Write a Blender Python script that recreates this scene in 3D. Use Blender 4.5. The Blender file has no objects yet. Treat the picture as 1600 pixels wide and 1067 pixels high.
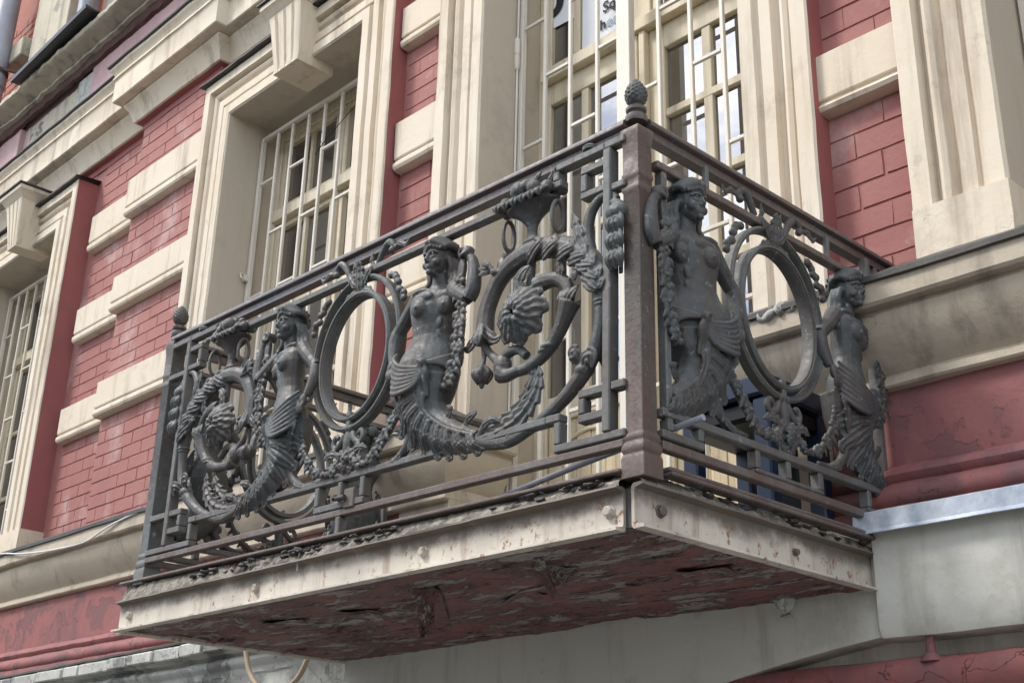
import bpy, bmesh, math, random
import numpy as np
from mathutils import Vector, Matrix, noise

random.seed(7)
S = bpy.context.scene
COL = S.collection

# ------------------------------------------------------------------ camera, sky, sun, exposure
cam_d = bpy.data.cameras.new('camera'); cam = bpy.data.objects.new('camera', cam_d); COL.objects.link(cam)
S.camera = cam
def set_camera(loc, f_px, pitch, yaw, roll):
    p, a, ro = map(math.radians, (pitch, yaw, roll))
    F = Vector((-math.sin(a)*math.cos(p), math.cos(a)*math.cos(p), math.sin(p)))
    R = Vector((math.cos(a), math.sin(a), 0)); U = R.cross(F)
    R2 = R*math.cos(ro)+U*math.sin(ro); U2 = U*math.cos(ro)-R*math.sin(ro)
    M = Matrix((R2, U2, -F)).transposed().to_4x4(); M.translation = loc
    cam.matrix_world = M
    cam_d.sensor_width = 36; cam_d.lens = 36*f_px/1600
    cam_d.clip_start = .05; cam_d.clip_end = 400
set_camera((1.892, -2.232, -.822), 1965, 21.75, 46.55, 1.38)

SUN_AZ, SUN_EL = math.radians(222), math.radians(50)      # azimuth counted from +Y clockwise
w = bpy.data.worlds.new("World"); S.world = w; w.use_nodes = True
nt = w.node_tree; N = nt.nodes; Lk = nt.links
for n in list(N): N.remove(n)
out = N.new('ShaderNodeOutputWorld'); bg = N.new('ShaderNodeBackground'); bg.inputs[1].default_value = .088
sky = N.new('ShaderNodeTexSky'); sky.sky_type = 'NISHITA'; sky.sun_disc = False
sky.sun_elevation = SUN_EL; sky.sun_rotation = SUN_AZ; sky.air_density = 1; sky.dust_density = .8
tc = N.new('ShaderNodeTexCoord'); mp = N.new('ShaderNodeMapping'); mp.inputs['Scale'].default_value = (2.6, 2.6, 4.2)
ns = N.new('ShaderNodeTexNoise'); ns.inputs['Scale'].default_value = 2.1; ns.inputs['Detail'].default_value = 8; ns.inputs['Roughness'].default_value = .58
rp = N.new('ShaderNodeValToRGB'); rp.color_ramp.elements[0].position = .43; rp.color_ramp.elements[1].position = .68
mx = N.new('ShaderNodeMix'); mx.data_type = 'RGBA'; mx.inputs[7].default_value = (20.0, 19.8, 19.4, 1)
Lk.new(tc.outputs['Generated'], mp.inputs[0]); Lk.new(mp.outputs[0], ns.inputs[0]); Lk.new(ns.outputs[0], rp.inputs[0])
Lk.new(rp.outputs[0], mx.inputs[0]); Lk.new(sky.outputs[0], mx.inputs[6]); Lk.new(mx.outputs[2], bg.inputs[0]); Lk.new(bg.outputs[0], out.inputs[0])

sd = bpy.data.lights.new('sun', 'SUN'); sd.energy = 1.25; sd.angle = math.radians(12); sd.color = (1, .95, .88)
so = bpy.data.objects.new('sun', sd); COL.objects.link(so)
sdir = Vector((math.sin(SUN_AZ)*math.cos(SUN_EL), math.cos(SUN_AZ)*math.cos(SUN_EL), math.sin(SUN_EL)))
so.rotation_euler = sdir.to_track_quat('Z', 'Y').to_euler()

S.render.engine = 'CYCLES'
S.view_settings.view_transform = 'Standard'; S.view_settings.look = 'None'
S.view_settings.exposure = 1.36; S.view_settings.gamma = 1; S.view_settings.use_curve_mapping = False

# ------------------------------------------------------------------ node helpers and materials
class NG:
    def __init__(s, name):
        s.m = bpy.data.materials.new(name); s.m.use_nodes = True
        s.t = s.m.node_tree; s.n = s.t.nodes; s.l = s.t.links
        s.b = s.n['Principled BSDF']; s.pos = s.n.new('ShaderNodeNewGeometry').outputs['Position']
    def lk(s, a, b): s.l.new(a, b)
    def inp(s, sock, v):
        if hasattr(v, 'is_output') or isinstance(v, bpy.types.NodeSocket): s.l.new(v, sock)
        else: sock.default_value = v
    def noise(s, scale, detail=6, rough=.55, stretch=None, dist=0, w=0.0):
        n = s.n.new('ShaderNodeTexNoise'); n.inputs['Scale'].default_value = scale
        n.inputs['Detail'].default_value = detail; n.inputs['Roughness'].default_value = rough; n.inputs['Distortion'].default_value = dist
        m = s.n.new('ShaderNodeMapping'); m.inputs['Scale'].default_value = stretch or (1, 1, 1); m.inputs['Location'].default_value = (w, w*1.7, w*.6)
        s.lk(s.pos, m.inputs[0]); s.lk(m.outputs[0], n.inputs[0]); return n.outputs[0]
    def ramp(s, v, a, b, c0=0., c1=1.):
        n = s.n.new('ShaderNodeMapRange'); n.interpolation_type = 'SMOOTHSTEP'
        s.inp(n.inputs[0], v)
        for i, x in enumerate((a, b, c0, c1)): n.inputs[i+1].default_value = x
        return n.outputs[0]
    def mix(s, f, a, b):
        n = s.n.new('ShaderNodeMix'); n.data_type = 'RGBA'
        s.inp(n.inputs[0], f)
        for k, v in ((6, a), (7, b)):
            if isinstance(v, tuple): n.inputs[k].default_value = (*v, 1)
            else: s.lk(v, n.inputs[k])
        return n.outputs[2]
    def math(s, op, a, b=0.):
        n = s.n.new('ShaderNodeMath'); n.operation = op; s.inp(n.inputs[0], a); s.inp(n.inputs[1], b); return n.outputs[0]
    def cracks(s, scale, width, w=0., seed=0):
        v = s.n.new('ShaderNodeTexVoronoi'); v.feature = 'DISTANCE_TO_EDGE'; v.inputs['Scale'].default_value = scale
        nz = s.n.new('ShaderNodeTexNoise'); nz.inputs['Scale'].default_value = scale*2.2; nz.inputs['Detail'].default_value = 5
        s.lk(s.pos, nz.inputs[0])
        vm = s.n.new('ShaderNodeVectorMath'); vm.operation = 'MULTIPLY_ADD'; s.lk(nz.outputs[1], vm.inputs[0])
        vm.inputs[1].default_value = (.5/scale*1.6,)*3; s.lk(s.pos, vm.inputs[2]); s.lk(vm.outputs[0], v.inputs[0])
        return s.ramp(v.outputs[0], 0., width, 1., 0.)
    def bump(s, h, strength, dist=.01, prev=None):
        n = s.n.new('ShaderNodeBump'); n.inputs['Strength'].default_value = strength; n.inputs['Distance'].default_value = dist
        s.lk(h, n.inputs['Height'])
        if prev is not None: s.lk(prev, n.inputs['Normal'])
        return n.outputs[0]
    def z(s):
        n = s.n.new('ShaderNodeSeparateXYZ'); s.lk(s.pos, n.inputs[0]); return n.outputs[2]
    def done(s, col, rough=.8, nrm=None, metal=0., spec=.35):
        s.inp(s.b.inputs['Base Color'], (*col, 1) if isinstance(col, tuple) else col)
        s.inp(s.b.inputs['Roughness'], rough); s.b.inputs['Metallic'].default_value = metal
        s.b.inputs['Specular IOR Level'].default_value = spec
        if nrm is not None: s.lk(nrm, s.b.inputs['Normal'])
        return s.m

def paint(name, col, var, dirt, dirt_amt=.5, crack=0., bumpy=.35, patch=None, patch_thr=(.66, .70), streak=(7, 7, .7), rough=.75, grain=55, crack_scale=3., cmask=(.54, .62), patch_scale=2.6):
    g = NG(name)
    a = g.ramp(g.noise(1.3, 7, .6), .35, .68)
    c = g.mix(a, col, var)
    st = g.ramp(g.noise(1.0, 8, .66, stretch=streak, w=3.1), .50, .72)
    c = g.mix(g.math('MULTIPLY', st, dirt_amt), c, dirt)
    sp = g.ramp(g.noise(9., 8, .7, w=5.), .60, .72)
    c = g.mix(g.math('MULTIPLY', sp, dirt_amt*.55), c, dirt)
    fine = g.noise(grain, 6, .65); mid = g.noise(7, 5, .55, w=2.)
    h = g.math('ADD', g.math('MULTIPLY', fine, .25), g.math('MULTIPLY', mid, .8))
    if patch:
        pm = g.ramp(g.noise(patch_scale, 9, .66, w=9.), *patch_thr)
        c = g.mix(pm, c, patch); h = g.math('SUBTRACT', h, g.math('MULTIPLY', pm, .35))
    nrm = g.bump(h, bumpy, .012)
    if crack > 0:
        k = g.cracks(crack_scale, .0017*crack_scale)
        msk = g.ramp(g.noise(1.9, 5, .65, w=7.), *cmask)
        k = g.math('MULTIPLY', k, msk)
        halo = g.math('MULTIPLY', g.ramp(g.noise(11, 6, .7, w=21.), .40, .60), g.math('MULTIPLY', msk, .28))
        c = g.mix(halo, c, dirt)
        c = g.mix(g.math('MULTIPLY', k, crack*.75), c, tuple(x*.5 for x in dirt))
        inv = g.math('SUBTRACT', 1., k); nrm = g.bump(inv, .7*min(1., crack), .008, nrm)
    return g.done(c, rough, nrm)

CREAM = (.615, .525, .40)
M = {}
M['cream'] = paint('cream masonry paint', CREAM, (.66, .585, .475), (.32, .255, .19), .75, crack=.4, patch=(.60, .58, .55), patch_thr=(.69, .71))
M['reveal'] = paint('shaded cream reveal paint', (.47, .405, .325), (.48, .42, .34), (.29, .24, .19), .45, crack=.3, bumpy=.25)  # the cream paint made darker, since the reveals stand unlit
M['greycream'] = paint('weathered greyish stucco', (.46, .41, .315), (.36, .325, .26), (.13, .12, .10), .85, crack=.9, bumpy=.8, patch=(.25, .23, .19), patch_thr=(.56, .64))
M['string'] = paint('worn cream sill moulding', (.49, .42, .325), (.42, .36, .28), (.18, .155, .125), .7, crack=.7, bumpy=.45, patch=(.44, .43, .41), patch_thr=(.70, .73))
M['red'] = paint('brick red masonry paint', (.35, .155, .135), (.30, .122, .110), (.46, .32, .30), .9, crack=0, bumpy=.55, rough=.8, streak=(3, 3, 2.2))
M['redplain'] = paint('smooth red plaster paint', (.31, .105, .098), (.27, .092, .092), (.20, .085, .08), .5, crack=.5, bumpy=.35, patch=(.22, .13, .125), patch_thr=(.74, .78))
M['redpeel'] = paint('peeling red plaster', (.30, .108, .098), (.22, .088, .088), (.15, .085, .095), .85, crack=1., bumpy=.6, patch=(.19, .085, .085), patch_scale=4.2, patch_thr=(.54, .555), crack_scale=5., cmask=(.50, .57))
M['pinkwall'] = paint('faded pink plaster', (.43, .27, .28), (.50, .36, .36), (.30, .19, .19), .5, crack=.4)
M['rawbrick'] = paint('raw orange brick', (.36, .10, .055), (.30, .09, .06), (.16, .10, .08), .6, bumpy=.7)
M['plaster'] = paint('pale lower plaster', (.60, .59, .53), (.54, .535, .485), (.30, .27, .21), .65, crack=.12, bumpy=.3, patch=(.36, .24, .155), patch_thr=(.775, .785))
M['oldwhite'] = paint('cracked white stucco', (.50, .50, .46), (.42, .42, .39), (.12, .12, .11), .75, crack=1., bumpy=.9, patch=(.20, .20, .185), patch_thr=(.54, .60), crack_scale=6., cmask=(.40, .46), streak=(9, 9, 1.))
M['maroon'] = paint('shadowed red soffit paint', (.085, .035, .033), (.11, .05, .047), (.05, .035, .03), .6)  # soffit red darkened, painting in the shadow below the upper sill
M['flash'] = paint('tarred lead flashing', (.045, .042, .042), (.075, .068, .062), (.16, .14, .12), .4, bumpy=.4, rough=.6)
M['timber'] = paint('cream window timber', (.62, .54, .39), (.68, .60, .46), (.33, .26, .17), .5, crack=0, bumpy=.2, streak=(26, 26, 1.4), rough=.55)
M['timber_worn'] = paint('flaking timber boards', (.62, .51, .34), (.66, .58, .44), (.30, .20, .13), .7, crack=.9, bumpy=.6, streak=(40, 40, 1.2), patch=(.33, .22, .14), patch_thr=(.70, .72), crack_scale=7.)
M['grille'] = paint('cream painted steel grille', (.60, .555, .47), (.66, .62, .55), (.36, .28, .2), .35, bumpy=.15, rough=.45)
M['ground'] = paint('street asphalt', (.10, .10, .10), (.13, .13, .125), (.05, .05, .05), .5, bumpy=.4)
M['opp'] = paint('opposite plaster', (.20, .18, .16), (.17, .16, .15), (.1, .09, .08), .5)
M['dark'] = NG('dark interior').done((.012, .012, .014), .9)
M['stucco_light'] = paint('speckled broken stucco', (.52, .47, .38), (.42, .38, .31), (.13, .12, .10), .8, crack=.9, bumpy=1., patch=(.2, .18, .15), patch_thr=(.60, .64), grain=90)
M['paper'] = paint('white paper', (.78, .79, .82), (.74, .76, .8), (.7, .7, .72), .2, bumpy=.05)
M['ink'] = NG('black ink').done((.02, .02, .022), .7)
M['inkblue'] = NG('faded blue ink').done((.36, .45, .56), .7)
M['wire'] = NG('white cable sheath').done((.62, .62, .62), .5)
M['twig'] = NG('dark wire').done((.03, .025, .02), .7)
M['hose'] = paint('beige hose', (.42, .33, .23), (.36, .28, .2), (.2, .15, .1), .4, bumpy=.1)

def glass():
    g = NG('window glass')
    c = g.mix(g.ramp(g.noise(1.1, 3, .5), .35, .7), (.012, .016, .022), (.030, .036, .044))
    nrm = g.bump(g.noise(1.4, 2, .4), .05, .02)
    m = g.done(c, .015, nrm, spec=.5); g.b.inputs['IOR'].default_value = 3.9
    return m
M['glass'] = glass()

def iron(name, base, light, rust, rust_amt, light_amt=.6):
    g = NG(name)
    geo = g.n.new('ShaderNodeNewGeometry').outputs['Pointiness']
    n1 = g.noise(5, 8, .65); n2 = g.noise(42, 6, .7, w=4.)
    c = g.mix(g.ramp(n1, .35, .65), base, tuple(x*1.45 for x in base))
    c = g.mix(g.math('MULTIPLY', g.ramp(g.noise(15, 8, .75, w=14.), .42, .62), .55), c, tuple(x*.36+y*.5 for x, y in zip(light, base)))
    up = g.n.new('ShaderNodeSeparateXYZ'); gg = g.n.new('ShaderNodeNewGeometry'); g.lk(gg.outputs['Normal'], up.inputs[0])
    dust = g.math('MULTIPLY', g.ramp(up.outputs[2], -.1, .95), g.ramp(g.noise(20, 8, .75, w=1.), .36, .60))
    c = g.mix(g.math('MULTIPLY', dust, light_amt), c, light)
    edge = g.math('MULTIPLY', g.ramp(geo, .515, .60), .5)
    c = g.mix(edge, c, light)
    chips = g.ramp(g.noise(38, 9, .78, w=8.), .605, .63)
    c = g.mix(g.math('MULTIPLY', chips, .8), c, tuple(min(1, x*1.5) for x in light))
    r = g.ramp(g.noise(3.3, 9, .72, stretch=(2.6, 2.6, .5), w=6.), .52-rust_amt*.2, .66-rust_amt*.2)
    c = g.mix(g.math('MULTIPLY', r, rust_amt), c, rust)
    nrm = g.bump(g.math('ADD', n2, g.math('MULTIPLY', n1, .6)), .5, .005)
    nrm = g.bump(g.math('SUBTRACT', 1., chips), .3, .002, nrm)
    return g.done(c, g.ramp(n2, .3, .7, .42, .72), nrm, spec=.5)
M['iron'] = iron('grey painted cast iron', (.034, .038, .040), (.18, .19, .18), (.070, .046, .036), .42, .58)
M['ironbar'] = iron('grey painted iron bar', (.036, .040, .042), (.17, .17, .16), (.080, .050, .042), .40, .35)
M['ironrust'] = iron('rust brown iron bar', (.050, .040, .037), (.19, .165, .15), (.090, .050, .040), .55, .3)
M['ironpost'] = iron('rust brown iron post', (.045, .038, .034), (.19, .17, .145), (.085, .044, .034), .66, .38)
M['rail'] = iron('smooth dark handrail paint', (.034, .030, .032), (.11, .10, .11), (.075, .043, .033), .6, .08)
M['rail'].node_tree.nodes['Principled BSDF'].inputs['Coat Weight'].default_value = .5
M['rail'].node_tree.nodes['Principled BSDF'].inputs['Coat Roughness'].default_value = .22

def beam():
    g = NG('cream painted steel channel')
    c = g.mix(g.ramp(g.noise(2.2, 8, .65), .3, .7), (.56, .51, .43), (.40, .36, .31))
    st = g.ramp(g.noise(1., 8, .65, stretch=(16, 16, 1.1), w=2.), .50, .72)
    c = g.mix(g.math('MULTIPLY', st, .75), c, (.21, .15, .11))
    gr = g.math('MULTIPLY', g.ramp(g.math('ADD', g.z(), g.math('MULTIPLY', g.noise(7, 8, .7, w=9.), .13)), -.030, .026), .88)
    c = g.mix(gr, c, (.085, .07, .055))
    r = g.ramp(g.noise(38, 9, .76, w=5., stretch=(1, 1, .8)), .57, .61)
    rz = g.ramp(g.noise(2.5, 4, .6, w=12.), .34, .50)
    c = g.mix(g.math('MULTIPLY', g.math('MULTIPLY', r, rz), .9), c, (.20, .085, .035))
    nrm = g.bump(g.math('ADD', g.noise(9, 6, .6), g.math('MULTIPLY', g.noise(60, 5, .6), .3)), .35, .006)
    return g.done(c, .6, nrm)
M['beam'] = beam()
def soffit():
    g = NG('flaking maroon soffit')
    c = g.mix(g.ramp(g.noise(2.5, 8, .65), .3, .7), (.24, .105, .092), (.14, .068, .062))
    p = g.ramp(g.noise(4.6, 12, .80, stretch=(1., 2.8, 1), w=1.), .505, .54)
    c = g.mix(g.math('MULTIPLY', p, .9), c, (.30, .27, .255))
    k = g.ramp(g.noise(5.0, 12, .80, stretch=(1., 3.6, 1), w=4.), .565, .60)
    c = g.mix(k, c, (.014, .011, .011))
    h = g.math('SUBTRACT', g.math('ADD', g.math('MULTIPLY', p, .8), g.math('MULTIPLY', g.noise(18, 8, .7), .8)), g.math('MULTIPLY', k, 1.2))
    return g.done(c, .8, g.bump(h, .9, .018))
M['soffit'] = soffit()
def screed():
    g = NG('crumbling mortar screed')
    c = g.mix(g.ramp(g.noise(30, 9, .75), .4, .6), (.34, .31, .26), (.15, .135, .115))
    c = g.mix(g.ramp(g.noise(4, 8, .7, w=3.), .52, .60), c, (.030, .027, .024))
    return g.done(c, .95, g.bump(g.noise(50, 8, .75), .9, .012))
M['screed'] = screed()
def galv():
    g = NG('galvanised sheet')
    v = g.n.new('ShaderNodeTexVoronoi'); v.inputs['Scale'].default_value = 90; g.lk(g.pos, v.inputs[0])
    c = g.mix(g.ramp(g.noise(14, 7, .7), .35, .65), (.40, .46, .55), (.62, .67, .73))
    c = g.mix(g.math('MULTIPLY', v.outputs[0], .25), c, (.33, .37, .43))
    return g.done(c, .42, g.bump(g.noise(30, 4, .5), .15, .004), metal=.35)
M['galv'] = galv()
M['navy'] = NG('navy moulded plastic').done((.012, .026, .062), .38, spec=.5)
M['navyblack'] = NG('black plastic').done((.006, .007, .010), .5)
M['sheet'] = NG('black painted sheet metal').done((.015, .016, .022), .35, spec=.6)
def pipem():
    g = NG('grey painted drainpipe')
    c = g.mix(g.ramp(g.noise(3, 7, .6), .35, .7), (.30, .31, .36), (.22, .225, .26))
    return g.done(c, .4, g.bump(g.noise(20, 5, .6), .15, .004), spec=.6)
M['pipe'] = pipem()

# ------------------------------------------------------------------ mesh helpers
def ob(name, me, parent=None, mat=None):
    o = bpy.data.objects.new(name, me); COL.objects.link(o)
    if parent: o.parent = parent
    if mat:
        for m_ in (mat if isinstance(mat, (list, tuple)) else [mat]): me.materials.append(m_)
    return o
def tag(o, label=None, cat=None, group=None, kind=None):
    for k, v in (('label', label), ('category', cat), ('group', group), ('kind', kind)):
        if v: o[k] = v
    return o
def empty(name, loc=(0, 0, 0)):
    o = bpy.data.objects.new(name, None); o.location = loc; o.empty_display_size = .1; COL.objects.link(o); return o
class MB:
    def __init__(s): s.v = []; s.f = []; s.m = []
    def quad(s, a, b, c, d, mi=0):
        n = len(s.v); s.v += [a, b, c, d]; s.f.append((n, n+1, n+2, n+3)); s.m.append(mi)
    def box(s, x0, x1, y0, y1, z0, z1, mi=0):
        n = len(s.v)
        s.v += [(x, y, z) for z in (z0, z1) for y in (y0, y1) for x in (x0, x1)]
        for q in ((0, 2, 3, 1), (4, 5, 7, 6), (0, 1, 5, 4), (1, 3, 7, 5), (3, 2, 6, 7), (2, 0, 4, 6)):
            s.f.append(tuple(n+i for i in q)); s.m.append(mi)
    def grid(s, P, mi=0, flip=False, close_u=False, close_v=False):
        nu, nv = len(P), len(P[0]); n = len(s.v)
        for r in P: s.v += [tuple(p) for p in r]
        for i in range(nu if close_u else nu-1):
            for j in range(nv if close_v else nv-1):
                a, b = n+i*nv+j, n+((i+1) % nu)*nv+j; c, d = n+((i+1) % nu)*nv+(j+1) % nv, n+i*nv+(j+1) % nv
                s.f.append((a, d, c, b) if flip else (a, b, c, d))
                s.m.append(mi(i, j) if callable(mi) else mi)
    def tube(s, path, r, seg=10, mi=0, cap=True):
        path = [Vector(p) for p in path]; nP = len(path); rr = r if isinstance(r, (list, tuple)) else [r]*nP
        T = [(path[min(i+1, nP-1)]-path[max(i-1, 0)]).normalized() for i in range(nP)]
        up = Vector((0, 0, 1)) if abs(T[0].z) < .9 else Vector((1, 0, 0))
        A = T[0].cross(up).normalized(); P = []
        for i in range(nP):
            A = (A-T[i]*A.dot(T[i])).normalized(); B = T[i].cross(A)
            P.append([path[i]+(A*math.cos(t)+B*math.sin(t))*rr[i] for t in [2*math.pi*k/seg for k in range(seg)]])
        s.grid(P, mi, close_v=True)
        if cap:
            n = len(s.v)-nP*seg
            s.f.append(tuple(n+k for k in range(seg))[::-1]); s.m.append(mi)
            s.f.append(tuple(n+(nP-1)*seg+k for k in range(seg))); s.m.append(mi)
    def lathe(s, prof, c=(0, 0, 0), seg=24, mi=0):
        P = [[(c[0]+r*math.cos(t), c[1]+r*math.sin(t), c[2]+z) for t in [2*math.pi*k/seg for k in range(seg)]] for r, z in prof]
        s.grid(P, mi, close_v=True)
    def prism(s, poly, axis, a, b, mi=0):   # poly of 2D points extruded along axis ('x','y','z')
        f3 = {'x': lambda p, t: (t, p[0], p[1]), 'y': lambda p, t: (p[0], t, p[1]), 'z': lambda p, t: (p[0], p[1], t)}[axis]
        n = len(s.v); k = len(poly)
        s.v += [f3(p, a) for p in poly]+[f3(p, b) for p in poly]
        for i in range(k):
            j = (i+1) % k; s.f.append((n+i, n+j, n+k+j, n+k+i)); s.m.append(mi)
        s.f.append(tuple(range(n, n+k))[::-1]); s.m.append(mi); s.f.append(tuple(range(n+k, n+2*k))); s.m.append(mi)
    def mesh(s, name, bevel=0., angle=35, wob=0., wfreq=6., fix=True):
        me = bpy.data.meshes.new(name); me.from_pydata(s.v, [], s.f)
        for p, mi in zip(me.polygons, s.m): p.material_index = mi
        bm = bmesh.new(); bm.from_mesh(me)
        bmesh.ops.remove_doubles(bm, verts=bm.verts, dist=1e-5)
        if fix: bmesh.ops.recalc_face_normals(bm, faces=bm.faces)
        if bevel > 0:
            es = [e for e in bm.edges if len(e.link_faces) == 2 and e.calc_face_angle(0) > math.radians(30)]
            bmesh.ops.bevel(bm, geom=es, offset=bevel, segments=1, affect='EDGES', clamp_overlap=True)
        if wob:
            for v in bm.verts:
                q = v.co*wfreq; v.co += noise.noise_vector(q)*wob+noise.noise_vector(q*4.3)*wob*.35
        bm.to_mesh(me); bm.free()
        for p in me.polygons: p.use_smooth = True
        me.set_sharp_from_angle(angle=math.radians(angle))
        return me
    def build(s, name, mat, parent=None, **k): return ob(name, s.mesh(name, **k), parent, mat)

def subdiv(pts, step):
    o = [Vector(pts[0])]
    for a, b in zip(pts[:-1], pts[1:]):
        a, b = Vector(a), Vector(b); n = max(1, int((b-a).length/step))
        o += [a+(b-a)*(k+1)/n for k in range(n)]
    return o
def sweep_plan(mb, prof, path, step=.12, mi=0, dz=lambda x: 0, ends=True):
    """prof: list of (out, z); path: plan polyline, outward is to its right-hand side (walking +x, outward is -y)."""
    P = [Vector((p[0], p[1])) for p in path]; rows = []
    nrm = []
    for a, b in zip(P[:-1], P[1:]):
        d = (b-a).normalized(); nrm.append(Vector((d.y, -d.x)))
    for i, p in enumerate(P):
        if i == 0: m_ = nrm[0]
        elif i == len(P)-1: m_ = nrm[-1]
        else:
            m_ = (nrm[i-1]+nrm[i]); m_ = m_/max(1e-6, m_.dot(nrm[i]))
        row = [(p.x+m_.x*o, p.y+m_.y*o, z) for o, z in prof]
        if i:
            n = max(1, int((p-P[i-1]).length/step)); last = rows[-1]
            for k in range(1, n):
                t = k/n; rows.append([tuple(la*(1-t)+lb*t for la, lb in zip(A, B)) for A, B in zip(last, row)])
        rows.append(row)
    rows = [[(x, y, z+dz(x)) for x, y, z in r] for r in rows]
    mb.grid(rows, (lambda i, j: mi[j]) if isinstance(mi, (list, tuple)) else mi)
    if ends:
        for r in (rows[0], rows[-1]):
            n = len(mb.v); mb.v += [tuple(q) for q in r]; mb.f.append(tuple(range(n, n+len(r)))); mb.m.append(mi[0] if isinstance(mi, (list, tuple)) else mi)
def sweep_frame(mb, prof, x0, x1, z0, z1, step=.15, mi=0, head_prof=None):
    """prof: list of (t outward from the opening, y)."""
    rows = []
    def row(bx, bz, sx, sz): return [(bx+sx*t, y, bz+sz*t) for t, y in prof]
    K = [row(x0, z0, -1, 0), row(x0, z1, -1, 1), row(x1, z1, 1, 1), row(x1, z0, 1, 0)]
    for i in range(4):
        if i:
            L = (Vector(K[i][0])-Vector(K[i-1][0])).length; n = max(1, int(L/step))
            for k in range(1, n):
                t = k/n; rows.append([tuple(a*(1-t)+b*t for a, b in zip(A, B)) for A, B in zip(K[i-1], K[i])])
        rows.append(K[i])
    mb.grid(rows, (lambda i, j: mi[j]) if isinstance(mi, (list, tuple)) else mi)

# ================================================================== SETTING
mb = MB(); mb.box(-60, 60, -60, 60, -2.6, -2.48)
tag(mb.build('street', M['ground']), kind='structure')

# the plain building across the street: only its reflection in the panes shows
opp = tag(empty('opposite_building', (0, -15, -2.48)), 'plain dim building across the street, seen as a dark reflection in the panes', 'building')
mb = MB(); mb.box(-40, 10, -19, -15, -2.48, 5.6); mb.box(-40.2, 10.2, -19, -14.8, 5.6, 5.9)
mb.v = [(a, b+15, c+2.48) for a, b, c in mb.v]; mb.build('wall', M['opp'], opp)
mb = MB()
for i in range(13):
    for z in (-1.2, 1.9): mb.box(-38+i*3.8, -36.8+i*3.8, -15.02, -14.9, z, z+1.9)
mb.v = [(a, b+15, c+2.48) for a, b, c in mb.v]; wn = mb.build('window_row', M['glass'], opp)

# ================================================================== THE FACADE
B = tag(empty('apartment_building', (0, 1.3, -2.48)), 'old facade of red painted brick with cream mouldings and grilled windows behind the balcony', 'building')
OFF = (0, 1.3, -2.48)
def part(mb, name, mat, parent=None, label=None, **k):
    """a mesh given in world coordinates, made a child of the building (or of one of its parts)"""
    o = mb.build(name, mat, **k)
    o.parent = parent or B
    if parent is None: o.matrix_parent_inverse = Matrix.Translation(OFF).inverted()
    else: o.matrix_parent_inverse = Matrix.Identity(4)
    if label: o['label'] = label
    return o

YN, YF, YM, YR = 1.27, 1.35, 1.29, 1.28          # brick faces: near strip, set-back strip, narrow pier, right pier
# --- brick piers with every brick a piece
brick_cache = {}
def brick_mesh(L, h, v):
    key = (round(L, 3), round(h, 4), v)
    if key in brick_cache: return brick_cache[key]
    r = random.Random(hash(key) & 0xffff); m = MB(); nx, nz = 5, 3; dep = .0048; P = []
    for j in range(nz+2):
        row = []
        for i in range(nx+2):
            ii = min(max(i-1, 0), nx-1); jj = min(max(j-1, 0), nz-1)
            x = L*ii/(nx-1); z = h*jj/(nz-1); rim = i in (0, nx+1) or j in (0, nz+1)
            x += (.0022 if ii == 0 else -.0022 if ii == nx-1 else 0)*(0 if rim else 1); z += (.002 if jj == 0 else -.002 if jj == nz-1 else 0)*(0 if rim else 1)
            if not rim: x += r.uniform(-.0018, .0018); z += r.uniform(-.0016, .0016)
            row.append((x, dep if rim else r.uniform(-.0005, .0005), z))
        P.append(row)
    m.grid(P); brick_cache[key] = m.mesh('brick', angle=14, fix=False); brick_cache[key].materials.append(M['red']); return brick_cache[key]
nbrick = 0
def bricks(pier, x0, x1, face, z0, z1, ref=.099, L=.236, ph=0.):
    global nbrick
    n = max(1, round((z1-z0)/ref)); h = (z1-z0)/n; j = .0055
    for k in range(n):
        x = x0-(L*(.5 if (k+int(ph)) % 2 else 0.)+random.uniform(0, .02)); 
        while x < x1-.03:
            a, b = max(x, x0), min(x+L, x1)
            if b-a > .035:
                if x1-b < .035: b = x1
                o = bpy.data.objects.new('brick', brick_mesh(round((b-a-j)/.02)*.02 if b-a < L-.01 else L-j, h-j, random.randrange(3)))
                COL.objects.link(o); o.parent = pier; o.location = (a+j/2, face+random.uniform(-.0012, .0012), z0+k*h+j/2)
                o.rotation_euler = (random.uniform(-.004, .004), random.uniform(-.004, .004), 0); nbrick += 1
            x += L
def pier(x0, x1, face, z0, z1):
    m = MB(); m.box(x0, x1, face+.0045, 2.0, z0, z1); o = part(m, 'brick_pier', M['red'], wob=.0); return o
# band levels: (flat top, flat bottom, lip bottom)
BA = [(1.965, 1.785, 1.72), (2.735, 2.545, 2.475), (3.495, 3.28, 3.205)]
def segs(z0, z1, bands):
    o = []; z = z0
    for t, b, l in bands:
        if l > z: o.append((z, l))
        z = t
    if z1 > z: o.append((z, z1))
    return o
pA = pier(-5.75, -4.70, YN, .80, 4.02)
for a, b in segs(.935, 3.955, BA): bricks(pA, -5.75, -4.735, YN, a, b, ref=.087, L=.25)
pB = pier(-6.60, -5.751, YF, .80, 4.02)
for a, b in segs(.925, 3.955, BA): bricks(pB, -6.466, -5.755, YF, a, b, ref=.087, L=.25, ph=1)
BM_ = [(1.895, 1.685, 1.62), (2.675, 2.45, 2.385), (3.40, 3.205, 3.14)]
pC = pier(-2.72, -2.27, YM, .80, 5.0)
for a, b in segs(.96, 3.9, BM_): bricks(pC, -2.69, -2.30, YM, a, b)
BR_ = [(1.877, 1.682, 1.632)]
pD = pier(-.22, .20, YR, .80, 5.0)
for a, b in segs(.93, 2.75, BR_): bricks(pD, -.186, .17, YR, a, b, L=.225, ref=.1)
pE = pier(-4.699, -2.721, YF, 3.6, 4.02)
bricks(pE, -4.66, -3.86, YF, 3.79, 3.965, ref=.088)
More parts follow.
